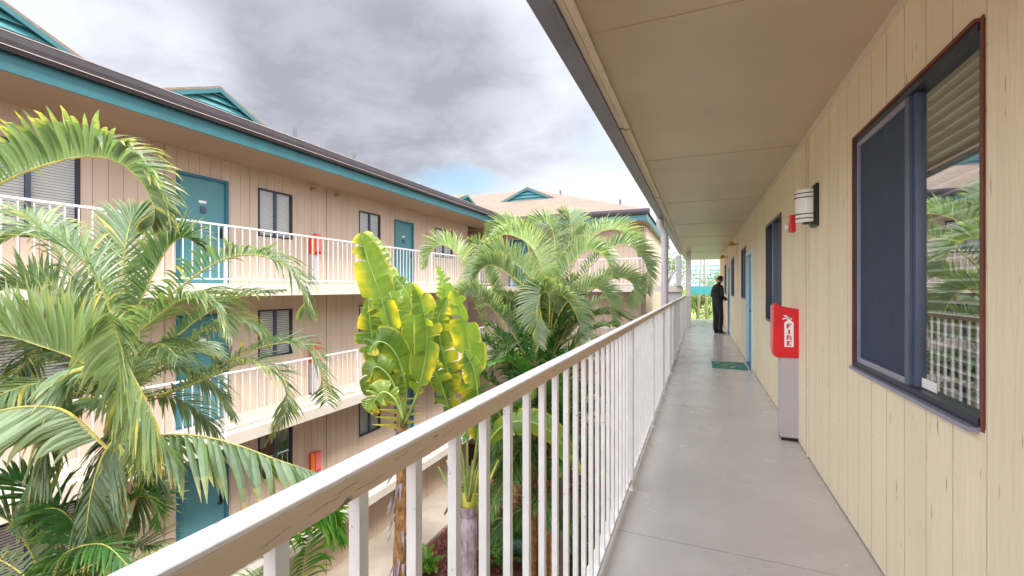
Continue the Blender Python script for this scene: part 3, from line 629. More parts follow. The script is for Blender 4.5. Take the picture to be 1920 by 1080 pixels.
yg = 21.2; gable(Wn, Vector((-8.02, yg, ez + sl * (yg - ey) - .08)), (1, 0, 0), (0, -1, 0), 1.45, .66, 1.7)
for px, py, dd in ((1051, 357, 24.0), (1163, 374, 20.5)):
    q = P(px, py, dd); m = MB(); m.tube([(q.x, q.y, q.z - 1.0), q], .05, 10); m.build('vent_pipe', M['vent'], Wn)
FB = ((0, YG), (1, 0), (0, -1))
for li in range(3):
    railing('white railing on the %s walkway of the end wing behind the palms' % ['top', 'middle', 'lowest raised'][li], FB, -.05, -7.4, -.64 if li == 0 else XC, LV[li], top=1.07, pitch=.148, post=3.3, phase=-.66, group='balcony railings on the courtyard buildings')
m = MB(); m.fb(((0, 0), (1, 0), (0, 1)), -.78, -.62, YG - .1, YG + .1, LV[0] + .012, LV[0] + 1.11); m.prism([(-.62, YG + .1, 1.255), (-1.25, YG + .1, 1.255), (-1.05, YG + .1, -.3), (-.62, YG + .1, -.9)], [(-.62, YG + .9, 1.255), (-1.25, YG + .9, 1.255), (-1.05, YG + .9, -.3), (-.62, YG + .9, -.9)])
m.build('stair_support', M['pipe'], Wn)
# teal footbridge beyond
br = empty('footbridge', (1.5, 27, -1), 'teal footbridge with barred railing crossing beyond the end of the walkway', 'footbridge')
m = MB(); m.box(-.6, 8, 26.0, 27.4, 1.05, 1.50); m.build('deck', M['deck'], br, bevel=.01)
m = MB()
for k in range(5): m.box(-.6, 8, 26.02, 26.06, 1.68 + k * .22, 1.71 + k * .22)
for k in range(24): m.box(-.55 + k * .36, -.525 + k * .36, 26.03, 26.05, 1.5, 2.62)
m.build('guard_rail', M['deck'], br)
for x in (-.55, 2.1, 7.9):
    m = MB(); m.box(x - .07, x + .07, 26.1, 26.24, -1.4, 1.05); m.build('support_post', M['white'] if x < 0 else M['deck'], br)
    m = MB(); m.box(x - .06, x + .06, 26.07, 26.19, 1.5, 2.66); m.build('rail_post', M['deck'], br)

# ------------------------------------------------------------------ vegetation
def catmull(pts, n):
    pts = [Vector(p) for p in pts]; P_ = [pts[0] * 2 - pts[1]] + pts + [pts[-1] * 2 - pts[-2]]; out = []
    for i in range(n + 1):
        u = i / n * (len(pts) - 1); k = min(int(u), len(pts) - 2); t = u - k
        a, b, c, d = P_[k:k + 4]
        out.append(.5 * ((2 * b) + (c - a) * t + (2 * a - 5 * b + 4 * c - d) * t * t + (3 * b - a - 3 * c + d) * t ** 3))
    return out
def frond(parent, pts, L_, wid=.022, n=42, V=(25, 25), droop=.5, leaf='palm', rng=None, start=.14, ref=None, tipyel=.35, rr=.011, sweep=(68, 28), name='frond', jitter=1., tintb=0.):
    rng = rng or rnd; N = 64; cv = catmull(pts, N); m = MB(); m.leaf = True
    m.tube([cv[i] for i in range(0, N + 1, 4)], [rr * (1 - .8 * i / N) for i in range(0, N + 1, 4)], 5, m=1)
    tb = rng.uniform(.05, .75) + tintb
    for i in range(n):
        t = start + (1 - start) * (i + .5) / n; f = t * N; k = min(int(f), N - 1); p = cv[k].lerp(cv[k + 1], f - k)
        T = (cv[min(k + 2, N)] - cv[max(k - 1, 0)]).normalized()
        up = Vector(ref) if ref else Vector((0, 0, 1)); U = up - T * up.dot(T)
        U = U.normalized() if U.length > .15 else (Vector((0, -1, .3)) - T * Vector((0, -1, .3)).dot(T)).normalized()
        S = T.cross(U)
        Vd = R(V[0] + (V[1] - V[0]) * t); tt = (t - start) / (1 - start)
        prof = min(1, (.45 + 1.6 * tt)) * min(1, .22 + 1.9 * (1 - tt)) ** .8
        for sgn in (-1, 1):
            al = R(sweep[0] + (sweep[1] - sweep[0]) * tt + rng.gauss(0, 4) * jitter)
            vd = Vd + R(rng.gauss(0, 6)) * jitter
            row = S * (sgn * math.cos(vd)) + U * math.sin(vd)
            d = T * math.cos(al) + row * math.sin(al); ln = L_ * prof * rng.uniform(.88, 1.08); q = p.copy(); ns = 6
            w = wid * rng.uniform(.8, 1.1) * (.6 + .4 * prof); dr = droop * rng.uniform(.6, 1.5) * (1 + (rng.random() < .08) * 2 * jitter)
            prev = None; tn = tb + rng.gauss(0, .15); dead = .9 if rng.random() < .03 else 0
            for j in range(ns + 1):
                s_ = j / ns; wd = T - d * T.dot(d)
                if wd.length < .15: wd = S.cross(d)
                wd.normalize(); nn = d.cross(wd)
                ww = w * (.35 + 2.6 * s_ if s_ < .25 else (1.0 if s_ < .6 else max(0.02, (1 - s_) / .4) ** .8)) * .5
                cur = (q + wd * ww + nn * ww * .28, q.copy(), q - wd * ww + nn * ww * .28)
                if prev:
                    ty = max(dead, max(0, s_ - .72) / .28 * tipyel * (rng.random() < .75))
                    m.face([prev[0], cur[0], cur[1], prev[1]], 0, tn, ty); m.face([prev[1], cur[1], cur[2], prev[2]], 0, tn, ty)
                prev = cur; q = q + d * (ln / ns); d = (d + Vector((0, 0, -1)) * dr * (s_ + .15) * .42).normalized()
    return m.build(name, [M[leaf], M['rachis']], parent)
def PP(l, dep, d1=None):
    out = []
    for i, (x, y) in enumerate(l):
        k = i / (len(l) - 1); out.append(P(x, y, dep + ((d1 if d1 is not None else dep) - dep) * k))
    return out
def arch(c, az, el, ln, sag, k=6):
    out = [Vector(c)]; d = Vector((math.cos(az) * math.cos(el), math.sin(az) * math.cos(el), math.sin(el)))
    for i in range(k): out.append(out[-1] + d * ln / k); d = (d + Vector((0, 0, -sag * (i + 1) / k))).normalized()
    return out
# --- near palm at the left
rng = random.Random(11)
pal = P(215, 800, 3.9); PT = empty('palm_tree', (pal.x, pal.y, -5.95), 'big near palm on the left with pale arching fronds reaching over the courtyard', 'palm tree')
m = MB(); base = Vector((pal.x, pal.y, -5.95)); zt = pal.z
m.tube([base + Vector((.03 * math.sin(k), .02 * math.cos(k * 2), k * (zt - base.z) / 14)) for k in range(15)], [.10 - .0022 * k for k in range(15)], 12); m.build('trunk', M['trunkA'], PT, smooth=True)
m = MB(); m.tube([P(222, 900, 3.9), P(220, 800, 3.9), P(222, 720, 3.9), P(225, 660, 3.85)], [.075, .085, .06, .03], 12); m.build('crown_shaft', M['green_stem'], PT, smooth=True)
near = [
 ([(-160, 560), (-60, 400), (0, 345), (90, 308), (165, 293), (225, 306), (268, 345), (290, 392), (286, 422)], 2.9, 3.1, .38, dict(V=(58, 45), droop=.95, n=70, wid=.056, sweep=(80, 46), start=.05, tipyel=.8, tintb=.1, jitter=.5)),
 ([(225, 700), (260, 610), (330, 545), (410, 490), (480, 478), (535, 500), (566, 545), (572, 585)], 3.7, 3.9, .42, dict(V=(30, 15), droop=.8, n=62, sweep=(74, 35), start=.15, wid=.034)),
 ([(225, 760), (300, 745), (380, 705), (460, 662), (535, 642), (580, 660), (604, 705), (612, 755)], 3.8, 4.1, .46, dict(V=(22, 8), droop=.45, n=60, sweep=(55, 60), start=.15, wid=.032)),
 ([(225, 750), (320, 735), (410, 700), (463, 679), (510, 693), (536, 732), (534, 775), (508, 822)], 3.7, 3.9, .34, dict(V=(25, 5), droop=.5, n=66, tipyel=.9, tintb=.25, start=.15, wid=.026)),
 ([(225, 740), (280, 700), (345, 650), (388, 615), (430, 598), (478, 612), (500, 640)], 3.9, 4.2, .34, dict(V=(15, 0), droop=.9, n=56, tipyel=1.0, tintb=.35, start=.2, wid=.028)),
 ([(225, 850), (262, 828), (310, 815), (380, 818), (450, 836), (520, 862), (590, 885)], 3.4, 3.3, .52, dict(V=(-72, -35), droop=.8, n=28, wid=.062, start=.08, tipyel=.7, jitter=1.6)),
 ([(290, 880), (300, 820), (275, 755), (240, 685), (213, 612), (205, 585)], 3.3, 2.9, .50, dict(V=(-35, -30), droop=1.1, n=56, wid=.046, sweep=(125, 110), start=.05, tintb=.1)),
 ([(222, 760), (190, 705), (140, 672), (80, 650), (0, 628), (-90, 640)], 3.6, 3.2, .56, dict(V=(72, 60), droop=.2, n=64, wid=.046, sweep=(80, 50), tintb=.35, start=.05)),
 ([(225, 720), (212, 610), (190, 540), (155, 487), (105, 455), (45, 440), (-20, 455)], 3.8, 3.6, .46, dict(V=(40, 25), droop=.7, n=64, tintb=.25, start=.15, wid=.036)),
 ([(225, 700), (228, 600), (228, 520), (236, 455), (246, 415), (262, 395)], 3.9, 4.2, .42, dict(V=(12, 12), droop=.35, n=58, wid=.038, sweep=(58, 22), start=.2, tintb=.1)),
 ([(228, 700), (250, 600), (285, 520), (315, 465), (345, 445), (372, 460)], 3.9, 4.2, .42, dict(V=(40, 30), droop=.6, n=58, start=.2, wid=.034)),
 ([(220, 730), (170, 640), (100, 570), (30, 540), (-40, 560)], 3.8, 3.5, .52, dict(V=(50, 40), droop=.5, n=60, tintb=.35, start=.1, wid=.040)),
 ([(220, 700), (190, 600), (130, 500), (70, 420), (10, 400)], 4.0, 4.0, .40, dict(V=(40, 30), droop=.7, n=56, tintb=.1, start=.2, wid=.032, tipyel=.8)),
 ([(222, 770), (180, 745), (130, 760), (85, 820), (60, 900), (50, 990)], 3.5, 3.2, .48, dict(V=(-10, -30), droop=1.2, n=56, wid=.042, start=.08)),
 ([(225, 800), (215, 820), (190, 860), (170, 930), (160, 1010)], 3.4, 3.1, .48, dict(V=(-20, -30), droop=1.2, n=54, wid=.046, start=.05, tintb=-.1)),
 ([(225, 790), (245, 800), (262, 850), (258, 930), (235, 1000)], 3.5, 3.4, .42, dict(V=(-20, -30), droop=1.1, n=48, wid=.042, start=.05, tintb=-.15)),
 ([(222, 760), (195, 700), (150, 690), (110, 740), (90, 820)], 3.3, 3.0, .46, dict(V=(-10, -30), droop=1.1, n=50, wid=.042, start=.08, tintb=-.05)),
 ([(200, 840), (130, 775), (70, 762), (0, 770), (-80, 800)], 3.0, 2.7, .58, dict(V=(-75, -65), droop=.5, n=38, wid=.060, start=.05, tintb=.5)),
 ([(215, 780), (160, 690), (90, 640), (40, 690), (0, 760)], 3.9, 3.9, .44, dict(V=(20, 0), droop=.9, n=52, tintb=-.1, wid=.034)),
 ([(225, 740), (300, 660), (370, 600), (440, 560), (520, 545)], 4.2, 4.6, .40, dict(V=(25, 20), droop=.7, n=52, tintb=-.1, start=.2, wid=.030)),
 ([(225, 750), (290, 700), (340, 690), (400, 720), (440, 780)], 3.9, 4.1, .38, dict(V=(10, 10), droop=.8, n=46, start=.2, wid=.030)),
 ([(225, 720), (250, 640), (300, 590), (350, 560), (400, 570), (430, 620)], 3.6, 3.6, .44, dict(V=(25, 10), droop=.9, n=56, start=.1, wid=.036, tintb=.05)),
]
for pts, d0, d1, L_, kw in near:
    kw['wid'] = kw.get('wid', .03) * (.66 if kw.get('n', 50) > 40 else .9); kw['n'] = int(kw['n'] * (1.3 if kw['n'] > 40 else 1))
    frond(PT, PP(pts, d0, d1), L_, rng=rng, **kw)
for k in range(9):
    frond(PT, arch(P(218, 740, 3.95), k * .63 + rng.uniform(-.2, .2), R(rng.uniform(-10, 70)), rng.uniform(.9, 1.4), .5), .42, n=44, V=(20, 0), droop=.9, rng=rng, tintb=.0, wid=.024, start=.08)
# --- second low palm, bottom left
q = P(110, 1180, 3.6); PT2 = empty('palm_tree', (q.x, q.y, -5.95), 'low dark palm filling the bottom left corner under the big near palm', 'palm tree')
m = MB(); m.tube([(q.x, q.y, -5.95), (q.x + .05, q.y, -3), (q.x, q.y, q.z)], [.09, .08, .06], 10); m.build('trunk', M['trunkA'], PT2, smooth=True)
for pts, d0, d1, L_, kw in [
 ([(110, 1180), (70, 1060), (20, 980), (-40, 950)], 3.5, 3.2, .42, dict(V=(30, 10), n=44, wid=.03)),
 ([(110, 1180), (120, 1060), (95, 960), (40, 905), (-20, 900)], 3.6, 3.4, .40, dict(V=(25, 10), n=46, wid=.03)),
 ([(120, 1180), (160, 1080), (150, 1000), (110, 955), (60, 960)], 3.4, 3.1, .36, dict(V=(-20, -20), n=44, wid=.03, droop=.9)),
 ([(130, 1180), (190, 1090), (250, 1030), (300, 1020)], 3.5, 3.4, .36, dict(V=(25, 10), n=40, tipyel=.8)),
 ([(200, 1100), (215, 1010), (235, 955), (262, 930), (292, 945), (300, 990)], 3.3, 3.4, .28, dict(V=(45, 20), n=44, tipyel=1, tintb=.4, droop=.3, wid=.022)),
 ([(110, 1180), (100, 1100), (120, 1040), (190, 1020), (240, 1060)], 3.2, 2.9, .34, dict(V=(0, -10), n=40))]:
    frond(PT2, PP(pts, d0, d1), L_, rng=rng, leaf='deep' if rng.random() < .35 else 'palm', **kw)
for k in range(8): frond(PT2, arch(P(110, 1150, 3.6), rng.uniform(0, 6.28), R(rng.uniform(10, 60)), 1.3, .4), .36, n=34, V=(15, 0), droop=.9, rng=rng)
q = P(560, 1150, 5.2); PT3 = empty('palm_tree', (q.x, q.y, -5.95), 'young bright green palm glimpsed below the handrail at the bottom', 'palm tree')
m = MB(); m.tube([(q.x, q.y, -5.95), (q.x, q.y, q.z)], [.08, .05], 10); m.build('trunk', M['trunkA'], PT3, smooth=True)
for pts, L_, kw in [([(560, 1150), (520, 1040), (545, 965), (590, 940), (626, 960), (632, 1020)], .55, dict(V=(-50, -60), n=36, droop=.7, wid=.04)), ([(560, 1150), (570, 1060), (585, 980), (610, 950)], .5, dict(V=(-20, -30), n=34, droop=.9, wid=.035)),
                    ([(560, 1150), (500, 1100), (450, 1090)], .45, dict(V=(10, 0), n=30, droop=.8))]:
    frond(PT3, PP(pts, 5.2, 5.0), L_, rng=rng, leaf='fern', **kw)
# --- areca clump at the centre
cc = P(1022, 640, 9.2); AR = empty('palm_tree', (cc.x, cc.y, -5.95), 'bushy areca palm with pale feathery fronds arching in front of the end wing', 'palm tree')
for k in range(9):
    an = k * 2.4; r_ = .12 + .32 * rng.random(); b0 = Vector((cc.x + r_ * math.cos(an), cc.y + r_ * math.sin(an), -5.95)); b1 = Vector((cc.x + 1.3 * r_ * math.cos(an), cc.y + 1.3 * r_ * math.sin(an), cc.z + rng.uniform(-1.2, .1)))
    m = MB(); m.tube([b0, b0.lerp(b1, .4) + Vector((.05, 0, 0)), b1], [.055, .045, .035], 8); m.build('trunk', M['bark'] if k % 2 else M['green_stem'], AR, smooth=True)
ar = [
 ([(960, 680), (905, 600), (874, 521), (858, 478), (830, 459), (808, 472), (800, 500)], 8.6, 8.4),
 ([(1000, 660), (940, 570), (912, 515), (900, 470), (880, 455)], 9.0, 9.0),
 ([(1015, 640), (1003, 520), (985, 450), (958, 424), (932, 428), (918, 448)], 9.4, 9.6),
 ([(1022, 640), (1035, 520), (1040, 450), (1026, 417), (1000, 420), (985, 440)], 9.4, 9.8),
 ([(1025, 640), (1055, 520), (1072, 450), (1068, 408), (1050, 400)], 9.5, 9.9),
 ([(1030, 640), (1062, 525), (1108, 448), (1152, 430), (1184, 448), (1196, 480)], 9.3, 9.4),
 ([(1035, 650), (1092, 520), (1150, 463), (1193, 468), (1213, 505), (1213, 550)], 8.9, 8.8),
 ([(1040, 660), (1095, 560), (1150, 522), (1186, 532), (1190, 575)], 8.6, 8.5),
 ([(1025, 640), (1022, 540), (1000, 468), (955, 440), (922, 450)], 8.8, 8.4),
 ([(1028, 640), (1026, 565), (985, 510), (938, 475), (908, 484), (892, 512)], 8.6, 8.2),
 ([(1026, 650), (1008, 565), (956, 516), (916, 497), (892, 520), (884, 552)], 8.5, 8.0),
 ([(1028, 640), (1040, 545), (1090, 475), (1130, 478), (1150, 520)], 8.7, 8.2),
 ([(1030, 640), (1041, 562), (1062, 560), (1084, 600), (1090, 650)], 8.4, 7.9),
 ([(1028, 640), (1030, 560), (1015, 550), (1005, 590), (1010, 650)], 8.3, 7.8),
 ([(1000, 690), (950, 610), (900, 560), (862, 552), (845, 580)], 8.3, 8.0),
 ([(1028, 640), (1040, 520), (1095, 440), (1120, 432)], 9.6, 9.9),
 ([(1028, 640), (1060, 570), (1110, 540), (1140, 560), (1150, 610)], 8.4, 8.1),
 ([(1028, 640), (1012, 520), (1008, 450), (990, 410)], 9.8, 10.2),
]
for pts, d0, d1 in ar:
    frond(AR, PP(pts, d0, d1), .50, wid=.030, n=80, V=(52, 38), droop=.42, leaf='areca', rng=rng, tipyel=.5, start=.16, rr=.016, tintb=.3, sweep=(70, 48), jitter=.6)
for k in range(30):
    frond(AR, arch(cc + Vector((rng.uniform(-.3, .3), rng.uniform(-.3, .3), rng.uniform(-.6, 0))), rng.uniform(0, 6.28), R(rng.uniform(15, 80)), rng.uniform(1.5, 2.3), .42), .44, wid=.027, n=60, V=(40, 20), droop=.6, leaf='areca', rng=rng, start=.15, rr=.014, tintb=.08)
# --- darker fine-leaved palm below it
cc2 = P(1010, 800, 8.4); DP = empty('palm_tree', (cc2.x, cc2.y, -5.95), 'dark green spiky palm below the pale areca, close behind the foreground railing', 'palm tree')
for k in range(6):
    an = k * 1.1; b0 = Vector((cc2.x + .25 * math.cos(an), cc2.y + .25 * math.sin(an), -5.95)); m = MB(); m.tube([b0, b0 + Vector((0, .03, 2.2)), Vector((b0.x, b0.y, cc2.z))], [.05, .045, .03], 8); m.build('trunk', M['trunkY'], DP, smooth=True)
dp = [[(1000, 800), (960, 700), (915, 645), (885, 640)], [(1000, 800), (985, 690), (960, 610), (930, 575)], [(1010, 800), (1005, 690), (1000, 610), (985, 575)], [(1010, 800), (1050, 700), (1095, 630), (1150, 605)], [(1010, 800), (1060, 710), (1120, 650), (1175, 640)],
      [(1000, 800), (950, 740), (900, 705), (880, 715)], [(1005, 800), (1030, 690), (1050, 620), (1070, 590)], [(1000, 800), (940, 760), (905, 770)], [(1010, 800), (1000, 730), (960, 680), (920, 680)], [(1015, 800), (1070, 760), (1110, 730)], [(1005, 800), (980, 740), (945, 640), (905, 600)]]
for pts in dp: frond(DP, PP(pts, 8.4, 7.6 + rng.random()), .55, wid=.042, n=50, V=(30, 15), droop=.6, leaf='deep', rng=rng, tipyel=.6, start=.15, tintb=.3)
for k in range(44): frond(DP, arch(cc2 + Vector((rng.uniform(-.5, .7), rng.uniform(-.3, .3), rng.uniform(-1.6, .6))), rng.uniform(0, 6.28), R(rng.uniform(0, 70)), rng.uniform(1.2, 2.1), .45), .48, wid=.038, n=42, V=(25, 5), droop=.8, leaf='deep', rng=rng, tintb=.1)
# --- banana plants
def bleaf(parent, pts, hw_, yel=.3, fold=(20, 35), tears=8, rng=None, tintb=0., ref=None, stem=.22, droop=.25):
    N = 60; hw = hw_ * .80; ref = ref or (-FW + Vector((0, 0, .25)) + RT * rng.uniform(-.9, .9)); cv = catmull(pts, N); m = MB(); m.leaf = True
    m.tube([cv[i] for i in range(0, N + 1, 3)], [.022 * (1 - .85 * i / N) for i in range(0, N + 1, 3)], 6, m=1)
    i0 = int(N * stem); ysd = rng.choice((-1, 1)) if rng.random() < yel * 1.8 else 0
    for sgn in (-1, 1):
        cuts = sorted(rng.sample(range(i0 + 3, N - 2), tears)) + [N]; s_i = i0
        for e in cuts:
            an = R(rng.uniform(*fold) + rng.gauss(0, 9)); curl = rng.uniform(-.3, 1.2) * droop; skew = rng.uniform(-.25, .35); tn = .35 + tintb + rng.gauss(0, .14); yl = ysd == sgn or rng.random() < .08; ew = rng.uniform(.9, 1.04)
            rows = []
            for i in range(s_i, e + 1):
                t = (i - i0) / (N - i0); T = (cv[min(i + 1, N)] - cv[max(i - 1, 0)]).normalized()
                up = Vector(ref) if ref else Vector((0, 0, 1)); U = up - T * up.dot(T); U = U.normalized() if U.length > .12 else (Vector((0, -1, 0)) - T * Vector((0, -1, 0)).dot(T)).normalized()
                S = T.cross(U); wdt = hw * max(.03, math.sin(math.pi * min(1, .06 + .94 * t ** .85)) ** .55) * (1 if 0 < i - s_i < e - s_i or e - s_i < 3 else .96)
                g_ = (i - s_i) / max(1, e - s_i); pin = 1 - .05 * abs(g_ - .5) * 2
                wdt *= ew ; row = []; p = cv[i].copy(); d = (S * sgn * math.cos(an) + U * math.sin(an) + T * skew).normalized()
                for j in range(10):
                    row.append(p + T * (.16 * hw * j / 9 - (g_ - .5) * .035 * (j / 9) ** 2) + U * (.006 * math.sin(i * 1.9) * j / 9)); p = p + d * wdt * pin / 9; d = (d - U * curl * .28 + Vector((0, 0, -1)) * droop * .14).normalized()
                rows.append(row)
            for a in range(len(rows) - 1):
                for j in range(9):
                    ty = (.95 * max(0, (j - 1) / 7) ** 1.2) if yl else (.45 if j == 8 else .04)
                    m.face([rows[a][j], rows[a + 1][j], rows[a + 1][j + 1], rows[a][j + 1]], 0, tn, ty)
            s_i = e
    o = m.build('leaf', [M['banana'], M['green_stem']], parent, smooth=True); return o
rb = random.Random(21); q = P(752, 800, 6.6)
BA = empty('banana_plant', (q.x, q.y, -5.95), 'tall banana plant with big torn yellow and green leaves and a shaggy brown trunk', 'banana plant')
m = MB(); n = 18; m.tube([(q.x + .03 * math.sin(k * .5), q.y, -5.95 + k * (q.z + .25 + 5.95) / n) for k in range(n + 1)], [.12 - .0025 * k + .008 * (k % 2) for k in range(n + 1)], 12); m.build('trunk', M['trunkY'], BA, smooth=True)
m = MB()
for k in range(90):
    an = rb.uniform(0, 6.28); zz = rb.uniform(-4.5, q.z); c_ = Vector((q.x + .11 * math.cos(an), q.y + .11 * math.sin(an), zz)); d = Vector((math.cos(an) * .3, math.sin(an) * .3, -1)).normalized(); sd = Vector((-math.sin(an), math.cos(an), 0))
    m.face([c_ - sd * .025, c_ + sd * .025, c_ + d * .22 + sd * .01, c_ + d * .26 + Vector((math.cos(an), math.sin(an), 0)) * .03])
m.build('dry_sheath', M['trunkP'], BA)
for k in range(9):
    an = -.35 + k * .09; sd = (-1) ** k; z_ = q.z - .05 + k * .055; c_ = Vector((q.x, q.y - .05, z_)); t_ = c_ + RT * sd * (.42 - .02 * k) + Vector((0, 0, .04))
    m = MB(); m.prism([c_ + Vector((0, 0, -.03)), c_ + Vector((0, 0, .03)), t_], [c_ + Vector((0, .05, -.03)), c_ + Vector((0, .05, .03)), t_ + Vector((0, .03, 0))]); m.build('leaf_stub', M['yellow_stem'], BA)
for pts, d0, d1, hw, kw in [
 ([(752, 800), (750, 730), (738, 650), (715, 560), (690, 490), (678, 440)], 6.5, 6.1, .36, dict(yel=.35, fold=(-10, 30))),
 ([(755, 800), (758, 700), (745, 600), (720, 520), (702, 470), (688, 435)], 6.8, 7.0, .34, dict(yel=.3, fold=(0, 35), tintb=.15)),
 ([(756, 800), (765, 700), (775, 620), (768, 560), (742, 520)], 6.5, 6.3, .32, dict(yel=.2, fold=(0, 40))),
 ([(757, 800), (785, 730), (800, 650), (794, 580), (776, 536)], 6.2, 5.9, .30, dict(yel=.5, fold=(10, 45), tintb=.1)),
 ([(758, 800), (800, 700), (828, 610), (836, 550), (820, 500)], 6.9, 7.1, .26, dict(yel=.35, fold=(30, 55), tintb=.35)),
 ([(755, 790), (745, 740), (725, 700), (700, 690), (690, 740)], 6.2, 5.9, .30, dict(yel=.5, fold=(-30, 10), droop=.5)),
 ([(756, 790), (760, 720), (740, 660), (710, 640), (690, 660)], 6.3, 6.0, .32, dict(yel=.2, fold=(-20, 20), droop=.5, tintb=-.1)),
 ([(756, 790), (740, 750), (718, 735), (700, 755), (690, 770)], 5.9, 5.7, .24, dict(yel=.8, fold=(-20, 20), droop=.4, tintb=.2)),
 ([(756, 790), (730, 720), (700, 640), (690, 570)], 6.4, 6.2, .34, dict(yel=.3, fold=(-20, 20), tintb=0.)),
 ([(755, 790), (735, 700), (710, 610), (690, 560)], 6.9, 7.1, .36, dict(yel=.15, fold=(-10, 20), tintb=-.15))]:
    bleaf(BA, PP(pts, d0, d1), hw, rng=rb, **kw)
q = P(878, 960, 6.9); BB = empty('banana_plant', (q.x, q.y, -5.95), 'banana plant with broad leaves on green stalks above a purple grey scaly trunk', 'banana plant')
m = MB(); n = 12; m.tube([(q.x, q.y, -5.95 + k * (q.z + 5.95) / n) for k in range(n + 1)], [.085 + .004 * k + .01 * (k % 2) for k in range(n + 1)], 12); m.build('trunk', M['trunkP'], BB, smooth=True)
m = MB(); m.tube([(q.x, q.y, q.z - .55), (q.x, q.y, q.z - .2), (q.x, q.y, q.z + .12)], [.05, .12, .15], 12, cap=False); m.build('sheath_collar', M['trunkP'], BB, smooth=True)
m = MB(); m.tube([(q.x, q.y, q.z - .5), (q.x, q.y, q.z - .1), (q.x, q.y, q.z + .3)], [.03, .09, .10], 12); m.build('leaf_sheath', M['yellow_stem'], BB, smooth=True)
m = MB()
for k in range(60):
    z_ = -5.5 + k * (q.z + 5.4) / 60; sd = (-1) ** k; r_ = .09 + .05 * k / 60
    c_ = Vector((q.x, q.y, z_)); o1 = c_ + RT * sd * r_ - FW * .04; o2 = c_ - FW * (r_ + .01) + Vector((0, 0, -.10)); m.face([o1, o1 + Vector((0, 0, .10)), o2 + Vector((0, 0, .07)), o2])
m.build('scale_bark', M['trunkP'], BB)
for k in range(8):
    dx = (k - 3.5) * .035; m = MB(); b0 = Vector((q.x, q.y, q.z - .05)) + RT * dx * .8; m.tube([b0, b0 + RT * dx * 1.2 + Vector((0, 0, .35)), b0 + RT * dx * 3 + Vector((0, 0, .75 + .1 * (k % 3)))], [.045, .028, .014], 7); m.build('leaf_stalk', M['yellow_stem'] if k % 2 else M['green_stem'], BB, smooth=True)
for pts, d0, d1, hw, kw in [
 ([(878, 940), (876, 830), (880, 740), (880, 650), (866, 590), (848, 548)], 6.7, 6.6, .34, dict(yel=.15, fold=(-5, 30), tintb=.15, stem=.35)),
 ([(878, 940), (865, 840), (850, 740), (830, 660), (822, 600), (838, 560)], 6.9, 6.9, .32, dict(yel=.25, fold=(0, 30), stem=.4)),
 ([(878, 940), (860, 860), (845, 780), (820, 700), (800, 680)], 6.6, 6.3, .28, dict(yel=.1, fold=(-20, 20), tintb=-.1, stem=.4)),
 ([(878, 940), (890, 860), (898, 780), (890, 700), (872, 660)], 6.5, 6.2, .30, dict(yel=.1, fold=(-20, 15), tintb=-.1, stem=.35, droop=.4)),
 ([(880, 940), (898, 868), (935, 805), (985, 790), (1040, 815), (1088, 888)], 6.7, 6.3, .24, dict(yel=.15, fold=(-30, 5), tintb=.1, stem=.3)),
 ([(880, 940), (900, 830), (935, 770), (990, 730), (1050, 728)], 7.6, 8.0, .24, dict(yel=.0, fold=(-10, 15), stem=.4))]:
    bleaf(BB, PP(pts, d0, d1), hw * 1.15, rng=rb, **kw)
# --- slender trunks in the planting bed
rs = random.Random(4)
for k, (px, py, dep, tp, lb) in enumerate([(932, 1000, 13.0, 800, 'thin leaning orange brown stem, leftmost behind the railing bars'), (968, 1010, 12.6, 780, 'thin yellowish palm stem, second from left behind the bars'), (985, 1015, 12.4, 820, 'short red brown stem just right of the yellowish one'), (1031, 1060, 11.8, 700, 'thick dark ringed trunk behind the railing bars')]):
    g0 = P(px, py, dep); g0.z = -5.95; g1 = P(px - (14 if k == 0 else 2), tp, dep); r_ = empty('slender_palm', g0, lb, 'plant'); m = MB(); rr_ = .07 if k < 3 else .16
    m.tube([g0.lerp(g1, j / 12) for j in range(13)], [rr_ * (1 + .08 * (j % 2)) for j in range(13)], 10); m.build('trunk', M['trunkY'] if k < 3 else M['frame_red'], r_, smooth=True)
    for j in range(7): frond(r_, arch(g1, rs.uniform(0, 6.28), R(rs.uniform(20, 75)), 1.1, .5), .34, n=26, V=(20, 0), droop=.8, leaf='deep', rng=rs)
# --- ground planting
for k, (px, py, dep, s_, lf, lb) in enumerate([
 (960, 985, 12.5, .9, 'fern', 'bright green fern left of the dark trunk in the planting bed'), (1010, 970, 12.8, 1.0, 'fern', 'tall bright green fern just beside the dark trunk'), (1065, 1010, 12.0, 1.0, 'fern', 'yellow green fern right of the dark trunk'),
 (1010, 1060, 11.6, .9, 'bluefern', 'blue green spreading plant at the bottom of the planting bed'), (1075, 1065, 11.4, 1.0, 'bluefern', 'blue green plant beside the walkway edge bottom right of the bed'), (1100, 960, 12.6, 1.1, 'bluefern', 'dark blue green plant by the walkway edge'),
 (800, 1075, 11.6, .5, 'fern', 'small green sprout beside the courtyard path'), (1120, 1030, 11.0, 1.0, 'deep', 'dark leafy plant close under the walkway'), (940, 1040, 12.0, .7, 'deep', 'small dark plant in front of the ferns'), (1150, 900, 13.0, 1.3, 'deep', 'tall dark bush under the far part of the walkway')]):
    g0 = P(px, py, dep); g0.z = -5.95; r_ = empty('garden_plant', g0, lb, 'plant', 'ground plants in the bed')
    m = MB(); m.tube([g0, g0 + Vector((0, 0, .3 * s_))], [.05, .02], 7); m.build('stem', M['green_stem'], r_)
    for j in range(22): frond(r_, arch(g0 + Vector((rs.uniform(-.2, .2), rs.uniform(-.2, .2), rs.uniform(.05, .5) * s_)), rs.uniform(0, 6.28), R(rs.uniform(15, 85)), s_ * rs.uniform(.7, 1.2), .5, 5), .26 * s_, wid=.035, n=16, V=(10, 0), droop=.5, leaf=lf, rng=rs, start=.1, rr=.008)
